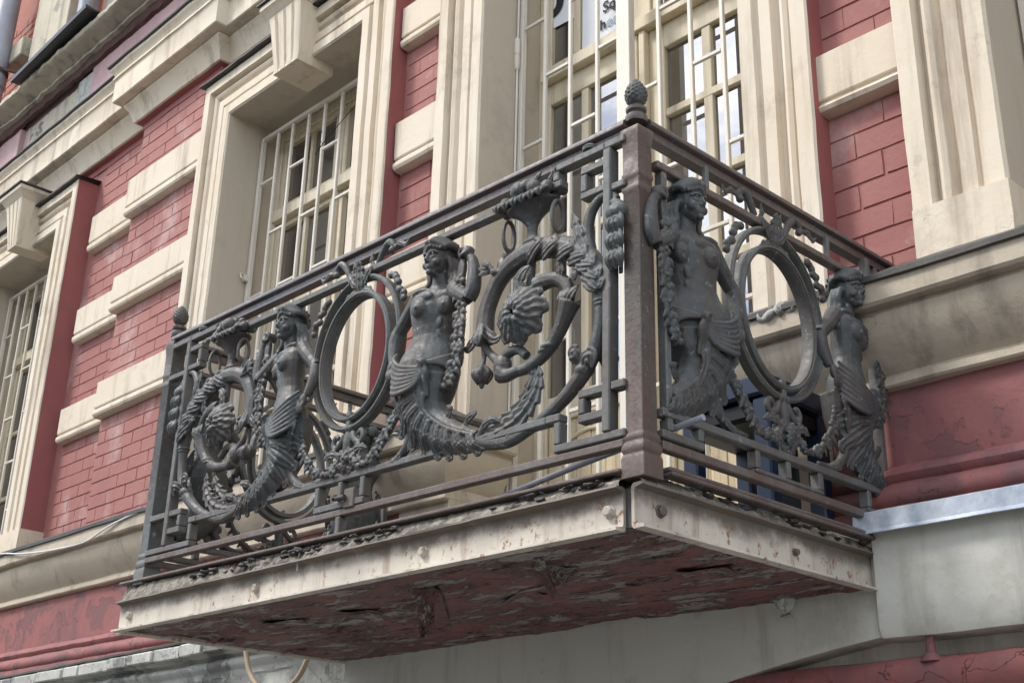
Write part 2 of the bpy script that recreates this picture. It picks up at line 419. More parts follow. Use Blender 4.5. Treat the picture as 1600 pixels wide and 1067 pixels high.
pF = pier(-10.5, -6.601, YF, 3.6, 4.02)
bricks(pF, -7.2, -6.61, YF, 3.82, 3.965, ref=.075)
# plain wall behind and above
m = MB(); m.box(-10.5, -8.28, 1.40, 2.0, .8, 3.6); m.box(-10.5, -2.05, 1.62, 2.0, -2.48, .8); m.box(-.45, 4, 1.62, 2.0, -2.48, .8); m.box(-2.3, -.2, 1.70, 2.0, -.1, 4.3)
part(m, 'wall', M['red'])
m = MB(); m.box(-2.75, 4, 1.36, 2.0, 3.95, 8); part(m, 'wall', M['red'])

# --- cream bands across the piers
def band(x0, x1, face, t, b, l, proj=.055):
    m = MB(); p = proj
    prof = [(-.01, t+.002), (p-.006, t), (p, t-.006), (p, b+.006), (p-.003, b), (p-.010, b-.004), (p-.010, b-.012), (p, b-.018), (p+.006, b-.028), (p+.006, l+.02), (p-.002, l+.006), (p-.016, l), (-.01, l-.002)]
    sweep_plan(m, prof, [(x0, face), (x1, face)], step=.06)
    part(m, 'plaster_band', M['cream'], wob=.0014, wfreq=11, angle=24)
for t, b, l in BA:
    band(-5.755, -4.728, YN, t+.01, b+.005, l+.005); band(-6.462, -5.757, YF, t, b-.01, l-.01)
for t, b, l in BM_: band(-2.693, -2.295, YM, t, b, l)
for t, b, l in BR_: band(-.19, .175, YR, t, b, l)

# --- casings
CAS = [(0, 1.212), (.010, 1.200), (.070, 1.200), (.076, 1.220), (.090, 1.223), (.098, 1.208), (.148, 1.208), (.154, 1.234), (.170, 1.242), (.180, 1.230), (.190, 1.212), (.206, 1.203), (.222, 1.212), (.230, 1.234), (.241, 1.234), (.247, 1.185), (.312, 1.185), (.320, 1.193), (.322, 1.42)]
CMI = [0]*(len(CAS)-2)+[1]
def casing(x0, x1, z0, z1):
    m = MB(); sweep_frame(m, CAS, x0, x1, z0, z1, step=.10, mi=CMI)
    part(m, 'window_casing', [M['cream'], M['redplain']], wob=.0026, wfreq=5, angle=28)
def reveal(x0, x1, z0, z1, y0=1.210, y1=1.66):
    m = MB(); t = .03
    for a, b in ((x0-t, x0), (x1, x1+t)):
        P = [[(x, y, z) for x, y in ((a, y0), (a, y1), (b, y1), (b, y0))] for z in np.linspace(z0, z1+t, 22)]
        m.grid(P, close_v=True)
    m.box(x0-.001, x1+.001, y0, y1, z1, z1+t)
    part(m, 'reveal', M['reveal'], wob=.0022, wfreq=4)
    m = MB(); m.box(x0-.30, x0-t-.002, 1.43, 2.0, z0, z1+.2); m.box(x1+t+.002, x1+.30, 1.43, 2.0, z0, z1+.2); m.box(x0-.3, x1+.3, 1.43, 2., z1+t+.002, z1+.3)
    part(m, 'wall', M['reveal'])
def flashing(x0, x1, y0, y1, z):
    m = MB(); n = int((x1-x0)/.07)+2
    P = [[(x0+(x1-x0)*i/(n-1), y, zz) for y, zz in ((y1, z+.03), (y0, z+.004), (y0, z-.008), (y1, z+.015))] for i in range(n)]
    m.grid(P, close_v=True); part(m, 'lead_flashing', M['flash'], wob=.005, wfreq=7)

def boxes(mb_, L):
    for b in L: mb_.box(*b)
def grille(x0, x1, z0, z1, y, bars, cross, mid=None):
    """bars: x positions; cross: (bay left x, bay right x, z)"""
    m = MB(); w = .026
    boxes(m, [(x0, x0+w, y, y+.03, z0, z1), (x1-w, x1, y, y+.03, z0, z1), (x0+w, x1-w, y+.001, y+.029, z1-w, z1), (x0+w, x1-w, y+.001, y+.029, z0, z0+w)])
    if mid: m.box(mid[0], mid[1], y-.012, y+.03, z0+w, z1-w)
    g = part(m, 'window_grille', M['grille'], bevel=.003)
    me = MB(); me.box(-.010, .010, -.009, .009, z0+w+.001, z1-w-.001); me = me.mesh('bar', bevel=.003); me.materials.append(M['grille'])
    for x in bars:
        o = bpy.data.objects.new('bar', me); COL.objects.link(o); o.parent = g; o.location = (x, y+.014, 0)
    for a, b, z in cross:
        c_ = MB(); c_.box(a+.0105, b-.0105, y+.006, y+.022, z-.009, z+.009)
        o = c_.build('crossbar', M['grille'], bevel=.0025); o.parent = g
    return g
def pane(par, x0, x1, y, z0, z1):
    m = MB(); n = 3
    P = [[(x0+(x1-x0)*i/2, y, z0+(z1-z0)*j/3) for i in range(3)] for j in range(4)]
    m.grid(P); m.box(x0, x1, y+.001, y+.005, z0, z1)
    o = m.build('pane', M['glass'], fix=False); o.parent = par
    return o

def window(dx, z1, lower=.955):
    x0, x1 = -4.41+dx, -3.03+dx
    reveal(x0, x1, lower, z1)
    grille(x0+.01, x1-.01, lower+.02, z1-.085, 1.45, [x0+t for t in (.196, .356, .530, .699, .873, 1.045, 1.215)],
           [(x0+a, x0+b, z) for a, b, zs in ((.036, .196, (3.033, 2.24, 1.45)), (.196, .356, (2.637, 1.85, 1.2)), (.356, .53, (3.033, 2.24, 1.45)), (.53, .699, (2.634, 1.85, 1.2)), (.699, .873, (3.025, 2.24, 1.45)), (.873, 1.045, (2.625, 1.85, 1.2)), (1.045, 1.215, (3.02, 2.24, 1.45))) for z in zs])
    m = MB(); T = z1+.0
    boxes(m, [(x0, x0+.055, 1.585, 1.66, lower, T), (x1-.055, x1, 1.585, 1.66, lower, T), (x0+.056, x1-.056, 1.587, 1.66, T-.07, T),
              (x0+.056, x1-.056, 1.555, 1.66, 2.79, 2.865), (x0+.056, x1-.056, 1.575, 1.66, 2.866, 2.885), (x0+.056, x1-.056, 1.58, 1.66, lower, lower+.10)])
    xc = (x0+x1)/2
    m.box(xc-.028, xc+.028, 1.583, 1.66, lower+.101, 2.789); m.box(xc-.03, xc+.03, 1.593, 1.66, 2.886, T-.071)
    f = part(m, 'window', M['timber'], bevel=.004)
    for sgn in (-1, 1):
        a, b = (x0+.056, xc-.029) if sgn < 0 else (xc+.029, x1-.056)
        for zb, zt in ((lower+.101, 2.789), (2.886, T-.071)):
            s_ = MB(); w = .038
            boxes(s_, [(a, a+w, 1.60, 1.65, zb, zt), (b-w, b, 1.60, 1.65, zb, zt), (a+w, b-w, 1.602, 1.65, zt-w, zt), (a+w, b-w, 1.602, 1.65, zb, zb+w)])
            mid = (a+b)/2; s_.box(mid-.014, mid+.014, 1.608, 1.645, zb+w, zt-w)
            hz = [zb+w+(zt-zb-2*w)*k/3 for k in (1, 2)] if zt < 2.8 else []
            for h_ in hz: s_.box(a+w, b-w, 1.606, 1.645, h_-.017, h_+.017)
            so_ = s_.build('sash', M['timber'], bevel=.004); so_.parent = f
            lv = [zb+w]+hz+[zt-w]
            for q0, q1 in zip(lv[:-1], lv[1:]):
                for p0, p1 in ((a+w, mid), (mid, b-w)): pane(f, p0+.001, p1-.001, 1.632+random.uniform(0, .003), q0, q1)
    return x0, x1

# left window, far left window, right window
for dx, z1 in ((0, 3.465), (-3.862, 3.50), (4.88, 3.465)):
    x0, x1 = window(dx, z1); casing(x0, x1, .955, z1)
    flashing(x0-.35, x1+.35, 1.15, 1.37, z1+.327)
# plinth blocks below the casings
m = MB()
for a, b in ((-4.745, -4.40), (-3.04, -2.70), (-6.90, -6.555), (.155, .478)):
    P = [[(x, y, z) for x, y in ((a, 1.36), (a, 1.178), (b, 1.178), (b, 1.36))] for z in (.82, .9, .98, 1.05, 1.103)]
    m2 = MB(); m2.grid(P, close_v=True); m2.f.append(tuple(range(16, 20))); m2.m.append(0)
    part(m2, 'casing_plinth', M['cream'], wob=.004, wfreq=9)

# --- keystones
def keystone(xc, zt, zb, wt, wb, y):
    m = MB(); yb = 1.36
    def ring(z, w, yy): return [(xc-w, yb, z), (xc-w, yy, z), (xc-w+.012, yy-.008, z)]+[(xc-w+2*w*t, yy-.008+d, z) for t, d in ((.18, 0), (.2, .014), (.27, .014), (.29, 0), (.46, 0), (.48, .014), (.54, .014), (.56, 0), (.73, 0), (.75, .014), (.81, .014), (.83, 0))]+[(xc+w-.012, yy-.008, z), (xc+w, yy, z), (xc+w, yb, z)]
    flat = lambda z, w, yy: [(a, (yy-.008 if .001 < abs(b-yb) and b > yy-.01 else b), c) for a, b, c in ring(z, w, yy)]
    H = zt-zb; rows = []
    for k in range(9):
        t = k/8; rows.append((ring if .08 < t < .92 else flat)(zb+H*t, wb+(wt-wb)*t, y+.045*(1-t)))
    m.grid(rows); m.f.append(tuple(range(len(rows[0])))[::-1]); m.m.append(0)
    k_ = part(m, 'keystone', M['cream'], wob=.002)
    m = MB(); sweep_plan(m, [(0, zt), (.015, zt+.012), (.03, zt+.04), (.05, zt+.055), (.05, zt+.085), (0, zt+.09)], [(xc-wt, yb), (xc-wt, y), (xc+wt, y), (xc+wt, yb)])
    m.box(xc-wt-.005, xc+wt+.005, y-.005, yb, zt-.002, zt+.088)
    m.build('keystone_cap', M['cream'], k_)
    m = MB(); m.box(xc-wt-.065, xc+wt+.065, y-.065, yb, zt+.092, zt+.104); m.build('lead_flashing', M['flash'], k_, wob=.004)
keystone(-3.64, 3.80, 3.405, .165, .125, 1.07)
keystone(-7.40, 3.86, 3.47, .150, .075, 1.04)
keystone(1.2, 3.85, 3.45, .15, .10, 1.06)

# --- string course with the frieze and the torus mouldings
sl = lambda x: -.0055*x if x < 0 else 0
STR = [(-.12, .965), (.140, .826), (.152, .820), (.152, .802), (.139, .799), (.140, .737), (.132, .727), (.100, .724), (.100, .716), (.106, .706), (.103, .685), (.092, .650), (.078, .620), (.060, .590), (.042, .562), (.026, .545), (.020, .538), (.020, .530), (.030, .525), (.032, .503), (.026, .496), (-.002, .492)]
SMI = [1, 1, 1, 1]+[0]*(len(STR)-5)
for pth in ([(-10.5, 1.12), (-2.03, 1.12), (-2.03, 1.40)], [(-.46, 1.40), (-.46, 1.12), (4, 1.12)]):
    m = MB(); sweep_plan(m, STR, pth, step=.07, mi=SMI, dz=sl)
    part(m, 'string_course', [M['string'], M['flash']], wob=.0035, wfreq=4.5, angle=30)
m = MB()
for a, b in ((-2.40, -2.035), (-.455, -.10)):        # broken cement edge of the string course beside the door
    m = MB(); pts = [(x, .985+.008*math.sin(x*31), .806+.006*math.sin(x*47)) for x in np.linspace(a, b, 26)]
    m.tube(pts, [.016+.006*math.sin(i*2.1) for i in range(26)], 9)
    part(m, 'broken_cement', M['oldwhite'], wob=.011, wfreq=30, angle=60)
for a, b in ((-10.5, -2.34), (-.16, 4)):
    m = MB(); P = [[(x, 1.12, z) for x in np.linspace(a, b, int((b-a)/.1)+2)] for z in np.linspace(.10, .52, 7)]
    m.grid(P); m.box(a, b, 1.125, 1.6, -.05, .80)
    part(m, 'frieze', M['redpeel'], wob=.0025, wfreq=4)
    TOR = [(-.002, .245), (.012, .236), (.034, .228), (.052, .216), (.058, .202), (.052, .188), (.044, .180), (.050, .172), (.070, .166), (.086, .150), (.092, .132), (.086, .114), (.076, .104), (.090, .100), (.095, .066), (.0, .060)]
    m = MB(); sweep_plan(m, TOR, [(a, 1.12), (b, 1.12)], step=.07, dz=lambda x: (.012 if x > -1 else -.004*(x+6)-.004))
    part(m, 'torus_moulding', M['redpeel'], wob=.004, wfreq=6, angle=40)
# cream plinths of the door casing under the string course
for a, b in ((-2.335, -2.0), (-.50, -.165)):
    m = MB(); m.box(a, b, 1.115, 1.58, -.05, .795); part(m, 'door_plinth', M['string'], bevel=.006, wob=.002)

# --- lower wall
m = MB(); FL = [(0, .078), (.012, .072), (.012, .062), (0, .060)]
sweep_plan(m, [(-.10, .085)]+FL, [(-10.5, 1.0), (-2.0, 1.0)], step=.09, dz=lambda x: .016*(x+4.2)*.6+.0)
part(m, 'lead_flashing', M['flash'], wob=.005, wfreq=6)
OW = [(-.05, .060), (0, .058), (.004, .050), (.004, -.012), (-.006, -.020), (-.045, -.024), (-.048, -.034), (-.030, -.045), (-.022, -.062), (-.030, -.078), (-.046, -.088), (-.052, -.098), (-.052, -.118), (-.060, -.125), (-.062, -1.2)]
m = MB(); sweep_plan(m, OW, [(-10.5, 1.0), (-2.45, 1.0)], step=.05, dz=lambda x: .0096*(x+4.2))
part(m, 'old_moulding', M['oldwhite'], wob=.007, wfreq=8, angle=50)
rnd = random.Random(8); x = -9.5
while x < -2.50:
    L_ = rnd.uniform(.17, .36); e = min(x+L_, -2.47); m = MB(); zz = .0096*(x+4.2)
    m.box(x+.004, e-.004, .972+rnd.uniform(-.006, .006), 1.02, -.010+zz+rnd.uniform(-.004, .004), .052+zz)
    part(m, 'moulding_stone', M['oldwhite'], bevel=.007, wob=.004, wfreq=15); x = e
# the pale panel under the slab with its arched lower edge
m = MB(); arc = [(.03, -.262)]+[(.03-2.3*t, -.262-.085*(t*3.2)-.55*t**2.2) for t in np.linspace(.03, 1, 16)]
poly = [(-2.47, .06), (.035, .06)]+arc+[(-2.47, -1.3)]
m.prism(poly, 'y', .985, 1.30)
part(m, 'lower_wall', M['plaster'])
m = MB(); P = []
for x in np.linspace(.034, 4, 50):
    P.append([(x, 1.3, .075), (x, .965, .070), (x, .962, .02), (x, .964, -.08), (x, .966, -.18), (x, .968, -.245), (x, .978, -.268), (x, 1.3, -.275)])
m.grid(P); n0 = 0; m.f.append(tuple(range(8))); m.m.append(0)
part(m, 'lower_wall', M['plaster'], wob=.004, wfreq=7)
m = MB(); m.box(-10, 4, 1.08, 1.6, -2.48, -.02); part(m, 'wall', M['plaster'])
# red roll moulding at the lower right
m = MB(); rows = []
for x in np.linspace(-1.6, 4, 60):
    rows.append([(x, 1.035-.058*math.cos(t), -.375+.058*math.sin(t)-.02*max(0, -x)) for t in np.linspace(-1.8, 1.8, 13)]+[(x, 1.2, -.30), (x, 1.2, -.46)])
m.grid(rows, close_v=True)
rl = part(m, 'roll_moulding', M['redpeel'], wob=.004, wfreq=7)
m = MB(); m.lathe([(.0, .055), (.012, .052), (.013, 0), (.022, -.008), (.030, -.022), (.0, -.03)], (.165, 1.0, -.315), 12); m.build('pipe_stub', M['redpeel'], rl, wob=.003)

# --- main cornice, breaking forward over the near strip
COR = [(-.01, 3.930), (.006, 3.935), (.008, 3.985), (.046, 3.99), (.060, 3.995), (.066, 4.015), (.080, 4.05), (.098, 4.09), (.116, 4.115), (.124, 4.128), (.124, 4.142), (.116, 4.148), (.150, 4.153), (.182, 4.158), (.190, 4.165), (.190, 4.345), (.194, 4.352), (.204, 4.356), (.204, 4.372), (.194, 4.378), (.200, 4.40), (.214, 4.418), (.226, 4.432), (.228, 4.452), (.245, 4.458), (.247, 4.468), (.10, 4.50), (-.05, 4.51)]
CI = [1, 1, 1]+[0]*20+[2]*4
m = MB(); sweep_plan(m, COR, [(-10.5, YF), (-5.752, YF), (-5.752, YN), (-4.70, YN), (-4.70, YF), (4, YF)], step=.09, mi=CI)
part(m, 'cornice', [M['cream'], M['redplain'], M['flash']], wob=.004, wfreq=5, angle=30)
m = MB(); m.box(-10.5, 4, YF+.008, 2.0, 3.94, 4.6); part(m, 'wall', M['red'])

# --- the storey above: pink base, broken stucco, grey sill cornice
m = MB(); m.box(-10.5, 0, 1.25, 2.0, 4.45, 5.1); m.box(-6.70, -5.0, 1.205, 1.26, 4.45, 4.9); m.box(-10.5, -8.05, 1.205, 1.26, 4.45, 4.9)
part(m, 'upper_base', M['pinkwall'], bevel=.004, wob=.003)
m = MB(); P = [[(x, 1.242, z) for x in np.linspace(-7.95, -7.0, 22)] for z in np.linspace(4.5, 4.86, 9)]; m.grid(P); m.box(-7.95, -7.0, 1.249, 1.26, 4.5, 4.86)
part(m, 'broken_stucco', M['stucco_light'], wob=.010, wfreq=26, angle=60)
m = MB(); m.box(-6.97, -6.72, 1.215, 1.25, 4.45, 4.87); part(m, 'pale_patch', M['oldwhite'], bevel=.004)
UC = [(.0, 4.885), (.03, 4.895), (.045, 4.93), (.05, 4.945), (.086, 4.95), (.090, 4.968), (.080, 4.972), (.105, 4.98), (.135, 4.990), (.17, 5.0), (.205, 5.01), (.215, 5.02), (.215, 5.055), (.19, 5.07), (-.05, 5.09)]
m = MB(); sweep_plan(m, UC, [(-10.5, 1.205), (-4.5, 1.205)], step=.045, mi=[1, 1, 1]+[0]*11)
part(m, 'upper_sill', [M['greycream'], M['maroon']], wob=.012, wfreq=10, angle=40)
m = MB(); m.box(-10.5, 0, 1.33, 2.0, 5.05, 9.5); part(m, 'upper_wall', M['rawbrick'])
m = MB()
rr = random.Random(5)
for k in range(16):
    for i in range(11):
        x = -10.6+i*.25+(.12 if k % 2 else 0); m.box(x, x+.235, 1.316, 1.34, 5.1+k*.085, 5.1+k*.085+.074)
part(m, 'brickwork', M['rawbrick'], wob=.003, wfreq=9)['kind'] = 'stuff'
m = MB()
boxes(m, [(-8.22, -7.50, 1.22, 1.40, 5.05, 9), (-8.36, -8.225, 1.26, 1.40, 5.05, 9), (-8.30, -8.26, 1.235, 1.259, 5.05, 9)])
part(m, 'upper_casing', M['greycream'], bevel=.006, wob=.004)
m = MB(); m.box(-8.75, -8.37, 1.18, 1.34, 5.82, 6.02); part(m, 'upper_band', M['greycream'], wob=.012, wfreq=14, bevel=.01)
m = MB(); boxes(m, [(-7.36, -7.12, 1.24, 1.40, 5.1, 9), (-7.30, -7.27, 1.225, 1.239, 5.1, 9), (-7.20, -7.17, 1.225, 1.239, 5.1, 9)])
part(m, 'upper_window_frame', M['pipe'], bevel=.004)
m = MB(); m.box(-6.85, -5.0, 1.26, 1.40, 5.1, 9); part(m, 'upper_pilaster', M['greycream'], wob=.01, wfreq=9)

# --- balcony door (timber leaves, transom, top lights) and its reveal and casing
reveal(-2.0, -.50, .0, 4.2); casing(-2.0, -.50, .80, 4.2)
m = MB(); Z0 = .02
boxes(m, [(-2.0, -1.955, 1.60, 1.68, Z0, 4.2), (-.545, -.50, 1.60, 1.68, Z0, 4.2),
          (-1.955, -.545, 1.565, 1.68, 2.735, 2.80), (-1.955, -.545, 1.585, 1.68, 2.801, 2.825), (-1.955, -.545, 1.59, 1.68, 4.1, 4.2),
          (-1.375, -1.335, 1.588, 1.68, Z0, 2.734), (-1.322, -1.285, 1.58, 1.68, Z0, 2.734), (-1.334, -1.323, 1.60, 1.68, Z0, 2.734), (-1.40, -1.26, 1.60, 1.68, 2.826, 4.1)])
D = part(m, 'balcony_door', M['timber'], bevel=.004)
for cols, zt, hz in (((-1.928, -1.722, -1.676, -1.412), 2.615, (1.855, )), ((-1.195, -.985, -.935, -.70), 2.605, (2.258, 1.865, 1.45))):
    a, b = (-1.954, -1.376) if cols[0] < -1.5 else (-1.284, -.546)
    s_ = MB(); zb = 1.06
    boxes(s_, [(a, cols[0], 1.612, 1.66, Z0, 2.733), (cols[3], b, 1.612, 1.66, Z0, 2.733), (cols[0], cols[3], 1.613, 1.66, zt, 2.733), (cols[0], cols[3], 1.613, 1.66, .94, zb), (cols[0], cols[3], 1.613, 1.66, Z0, .14),
               (cols[1], cols[2], 1.618, 1.655, zb, zt)])
    for h_ in hz: s_.box(cols[0], cols[3], 1.616, 1.655, h_-.02, h_+.02)
    # glazing beads
    lv = [zb]+[h for h in sorted(hz)]+[zt]
    lf = s_.build('door_leaf', M['timber'], D, bevel=.004)
    for q0, q1 in zip(lv[:-1], lv[1:]):
        for p0, p1 in ((cols[0], cols[1]), (cols[2], cols[3])):
            pane(D, p0, p1, 1.638+random.uniform(0, .004), q0+(.02 if q0 in hz else 0), q1-(.02 if q1 in hz else 0))
    n = 6; wd = (cols[3]-cols[0])/n
    for k in range(n):
        p_ = MB(); p_.box(cols[0]+k*wd+.0015, cols[0]+(k+1)*wd-.0015, 1.628+.002*(k % 2), 1.65, .14, .94)
        p_.build('board', M['timber_worn'], D, bevel=.003)
    p_ = MB(); pts = [(cols[0]+.05+(cols[3]-cols[0]-.10)*t, 1.624, .80+.07*math.sin(math.pi*t)) for t in np.linspace(0, 1, 15)]
    p_.tube(pts, .008, 6); p_.build('bead', M['timber'], D)
# top lights
for x0, x1 in ((-1.955, -1.40), (-1.26, -.545)):
    s_ = MB(); mid = x0+.20 if x0 < -1.5 else x0+.36
    boxes(s_, [(x0, x0+.03, 1.612, 1.66, 2.826, 4.1), (x1-.03, x1, 1.612, 1.66, 2.826, 4.1), (x0+.03, x1-.03, 1.613, 1.66, 2.826, 2.85), (mid-.022, mid+.022, 1.616, 1.66, 2.85, 4.1)])
    s_.build('top_light', M['timber'], D, bevel=.004)
    pane(D, x0+.03, mid-.022, 1.638, 2.85, 4.1); pane(D, mid+.022, x1-.03, 1.636, 2.85, 4.1)
dg = grille(-1.995, -.53, .03, 4.15, 1.45, [-1.818, -1.648, -1.473, -1.102, -.925, -.755],
       [(a, b, z) for a, b, zs in ((-1.97, -1.818, (3.01, 2.315, 1.6, .9)), (-1.818, -1.648, (2.667, 1.96, 1.25, .55)), (-1.648, -1.473, (3.02, 2.308, 1.6, .9)), (-1.473, -1.32, (2.657, 1.96, 1.25, .55)),
        (-1.26, -1.102, (3.02, 2.31, 1.6, .9)), (-1.102, -.925, (2.685, 1.865, 1.2, .5)), (-.925, -.755, (3.02, 2.31, 1.5, .85)), (-.755, -.556, (2.68, 1.852, 1.15, .45))) for z in zs], mid=(-1.335, -1.255))
for z in (2.86, 1.4):
    m = MB(); m.lathe([(0, .10), (.010, .097), (.016, .085), (.016, .004), (.019, .0), (.016, -.004), (.016, -.075), (.008, -.092), (0, -.095)], (-1.992, 1.435, z), 12); m.build('hinge', M['grille'], dg)
m = MB(); m.tube([(-1.990, 1.437, .1), (-1.990, 1.437, 4.1)], .006, 6); m.build('hinge_rod', M['grille'], dg)
m = MB(); m.box(-4.405, -4.375, 1.425, 1.45, 2.36, 2.40); m.tube([(-4.40, 1.43, 2.41), (-4.39, 1.40, 2.40), (-4.375, 1.40, 2.37), (-4.37, 1.43, 2.36)], .006, 6)
part(m, 'latch', M['grille'])
print('bricks', nbrick)

# ================================================================== LOOSE THINGS ON THE FACADE
def text(s, size, x, y, z, mat, bold=.0, rot=0., par=None, name='lettering'):
    c_ = bpy.data.curves.new(name, 'FONT'); c_.body = s; c_.size = size; c_.offset = bold; c_.extrude = .0006
    t_ = bpy.data.objects.new(name, c_); COL.objects.link(t_)
    t_.rotation_euler = (math.pi/2, rot, 0); t_.location = (x, y, z)
    bpy.context.view_layer.update()
    me = bpy.data.meshes.new_from_object(t_.evaluated_get(bpy.context.evaluated_depsgraph_get())); me.transform(t_.matrix_world)
    bpy.data.objects.remove(t_)
    return ob(name, me, par, mat)
def sign(x0, x1, z0, z1, y, label, tilt=0.):
    m = MB(); P = [[(x, y+.002*math.sin(5*x+3*z), z+tilt*(x-x0)) for x in np.linspace(x0, x1, 5)] for z in np.linspace(z0, z1, 6)]
    m.grid(P); o = tag(m.build('paper_sign', M['paper']), label, 'sign'); return o
s1 = sign(-1.935, -1.785, 3.085, 3.55, 1.628, 'white paper sign with a large black J behind the balcony door grille', -.05)
text('J', .40, -1.928, 1.6235, 3.245, M['ink'], .006, 0, s1)
s2 = sign(-1.725, -1.435, 2.853, 3.45, 1.628, 'white poster lettered Squ and host, right of the large J sign')
text('Squ', .088, -1.582, 1.6235, 3.000, M['ink'], .0016, 0, s2)
text('host', .082, -1.602, 1.6235, 2.905, M['inkblue'], .001, 0, s2)
text('h', .082, -1.602, 1.6230, 2.905, M['ink'], .002, 0, s2)

m = MB(); pts = [(-7.2, .965, .90), (-6.354, .968, .858), (-5.9, .963, .80), (-5.476, .963, .762), (-5.057, .962, .748), (-4.85, .965, .785), (-4.694, .97, .812), (-4.409, .98, .835), (-3.9, 1.03, .86), (-3.2, 1.05, .87)]
def smooth(P, n=6):
    P = [Vector(p) for p in P]; P = [P[0]*2-P[1]]+P+[P[-1]*2-P[-2]]; o = []
    for i in range(1, len(P)-2):
        for k in range(n):
            t = k/n; a, b, c_, d = P[i-1:i+3]
            o.append(.5*((2*b)+(c_-a)*t+(2*a-5*b+4*c_-d)*t*t+(3*b-a-3*c_+d)*t**3))
    return o+[P[-2]]
m.tube(smooth(pts), .0055, 7); tag(m.build('white_cable', M['wire']), 'thin white cable drooping along the cream string course left of the balcony', 'cable')
m = MB(); m.tube(smooth([(-3.74, 1.436, 2.99), (-3.62, 1.43, 3.05), (-3.50, 1.43, 3.10), (-3.36, 1.436, 3.17)]), .0028, 5); m.tube(smooth([(-3.58, 1.43, 3.07), (-3.57, 1.42, 3.12), (-3.52, 1.42, 3.15)]), .002, 5); m.tube(smooth([(-3.66, 1.43, 3.03), (-3.69, 1.42, 3.08), (-3.66, 1.42, 3.11)]), .002, 5)
tag(m.build('wire_twig', M['twig']), 'thin dark twiggy wire caught in the grille of the window left of the balcony', 'wire')
# galvanised flashing at lower right
m = MB(); P = []
for x in np.linspace(-.004, 3, 40):
    P.append([(x, 1.0, .092), (x, .938, .084), (x, .934, .080), (x, .930, .030), (x+.0, .921, .018), (x, .923, .016), (x, .934, .028), (x, .938, .076), (x, 1.0, .088)])
m.grid(P, close_v=True)
tag(m.build('galvanised_flashing', M['galv'], wob=.0015, wfreq=5, angle=20), 'bright galvanised metal flashing strip on top of the pale wall right of the balcony', 'flashing')
# upper drainpipe, black sheet tray, second pipe
t = tag(empty('drainpipe', (-8.70, 1.10, 4.9)), 'grey round drainpipe with a joint ring on raw orange brick at top left', 'drainpipe')
m = MB(); m.lathe([(.10, -1.3), (.10, .65), (.112, .66), (.114, .76), (.104, .78), (.10, .80), (.10, 4)], (0, 0, 0), 24); m.build('pipe', M['pipe'], t)
m = MB(); m.lathe([(.106, .80), (.118, .803), (.118, .835), (.106, .838)], (0, 0, 0), 24); m.tube([(.11, .03, .82), (.17, .12, .80), (.2, .2, .79)], .012, 8); m.build('bracket', M['flash'], t)
t = tag(empty('downpipe', (-6.90, 1.14, 5.1)), 'pale grey downpipe standing above the black metal tray at the top of the picture', 'drainpipe')
m = MB(); m.lathe([(.06, .03), (.06, 4)], (0, 0, 0), 20); m.build('pipe', M['pipe'], t)
m = MB(); m.lathe([(.066, .03), (.078, .035), (.078, .10), (.066, .105)], (0, 0, 0), 20); m.build('collar', M['pipe'], t)
m = MB(); P = [[(x, .90, 5.075+.06*(x+7.65)/1.35), (x, .905, 5.045+.06*(x+7.65)/1.35), (x, 1.0, 5.05+.06*(x+7.65)/1.35), (x, 1.22, 5.10+.06*(x+7.65)/1.35), (x, 1.22, 5.105+.06*(x+7.65)/1.35), (x, 1.0, 5.062+.06*(x+7.65)/1.35)] for x in np.linspace(-7.65, -6.30, 12)]
m.grid(P, close_v=True); m.f += [tuple(range(6)), tuple(range(66, 72))]; m.m += [0, 0]
tag(m.build('metal_tray', M['sheet'], angle=20), 'black sheet metal tray lying on the broken grey sill at top left', 'metal tray')

# ================================================================== THE BALCONY SLAB
BL = tag(empty('balcony', (-1.2, 1.0, -.13)), 'cantilevered balcony slab edged in rusty cream steel channels with a flaking maroon underside', 'balcony')
def bpart(mb_, name, mat, par=None, **k):
    o = mb_.build(name, mat, **k); o.parent = par or BL
    if par is None: o.matrix_parent_inverse = Matrix.Translation((-1.2, 1.0, -.13)).inverted()
    return o
def channel(p0, p1, out, name='steel_channel'):
    """C channel from p0 to p1 (plan points), flanges pointing 'out'"""
    a, b = Vector(p0), Vector(p1); n = max(2, int((b-a).length/.05)); o = Vector(out); m = MB()
    prof = [(0, -.028), (.026, -.027), (.028, -.033), (.006, -.039), (.003, -.046), (.003, -.118), (.006, -.124), (.030, -.129), (.031, -.136), (0, -.137), (-.006, -.13), (-.006, -.035)]
    rows = []
    rr = random.Random(11)
    for i in range(n+1):
        p = a+(b-a)*i/n; row = []
        for q, (d, z) in enumerate(prof):
            e = rr.uniform(-.003, .003) if q in (1, 2) else rr.uniform(-.0008, .0008) if q in (7, 8) else 0
            row.append((p.x+o.x*(d+e), p.y+o.y*(d+e), z))
        rows.append(row)
    m.grid(rows, close_v=True); k = len(prof); L = len(m.v); m.f += [tuple(range(k)), tuple(range(L-k, L))]; m.m += [0, 0]
    return bpart(m, name, M['beam'], angle=30)
ch_f = channel((-2.492, -.033), (-.030, -.033), (0, -1))
ch_s = channel((.012, -.048), (.012, 1.0), (1, 0))
ch_l = channel((-2.488, 1.0), (-2.488, -.028), (-1, 0))
m = MB(); m.box(-.030, .004, -.026, -.004, -.130, -.03); bpart(m, 'corner_gap_shade', M['flash'], wob=.002)  # dark block standing in for the shade inside the open corner gap
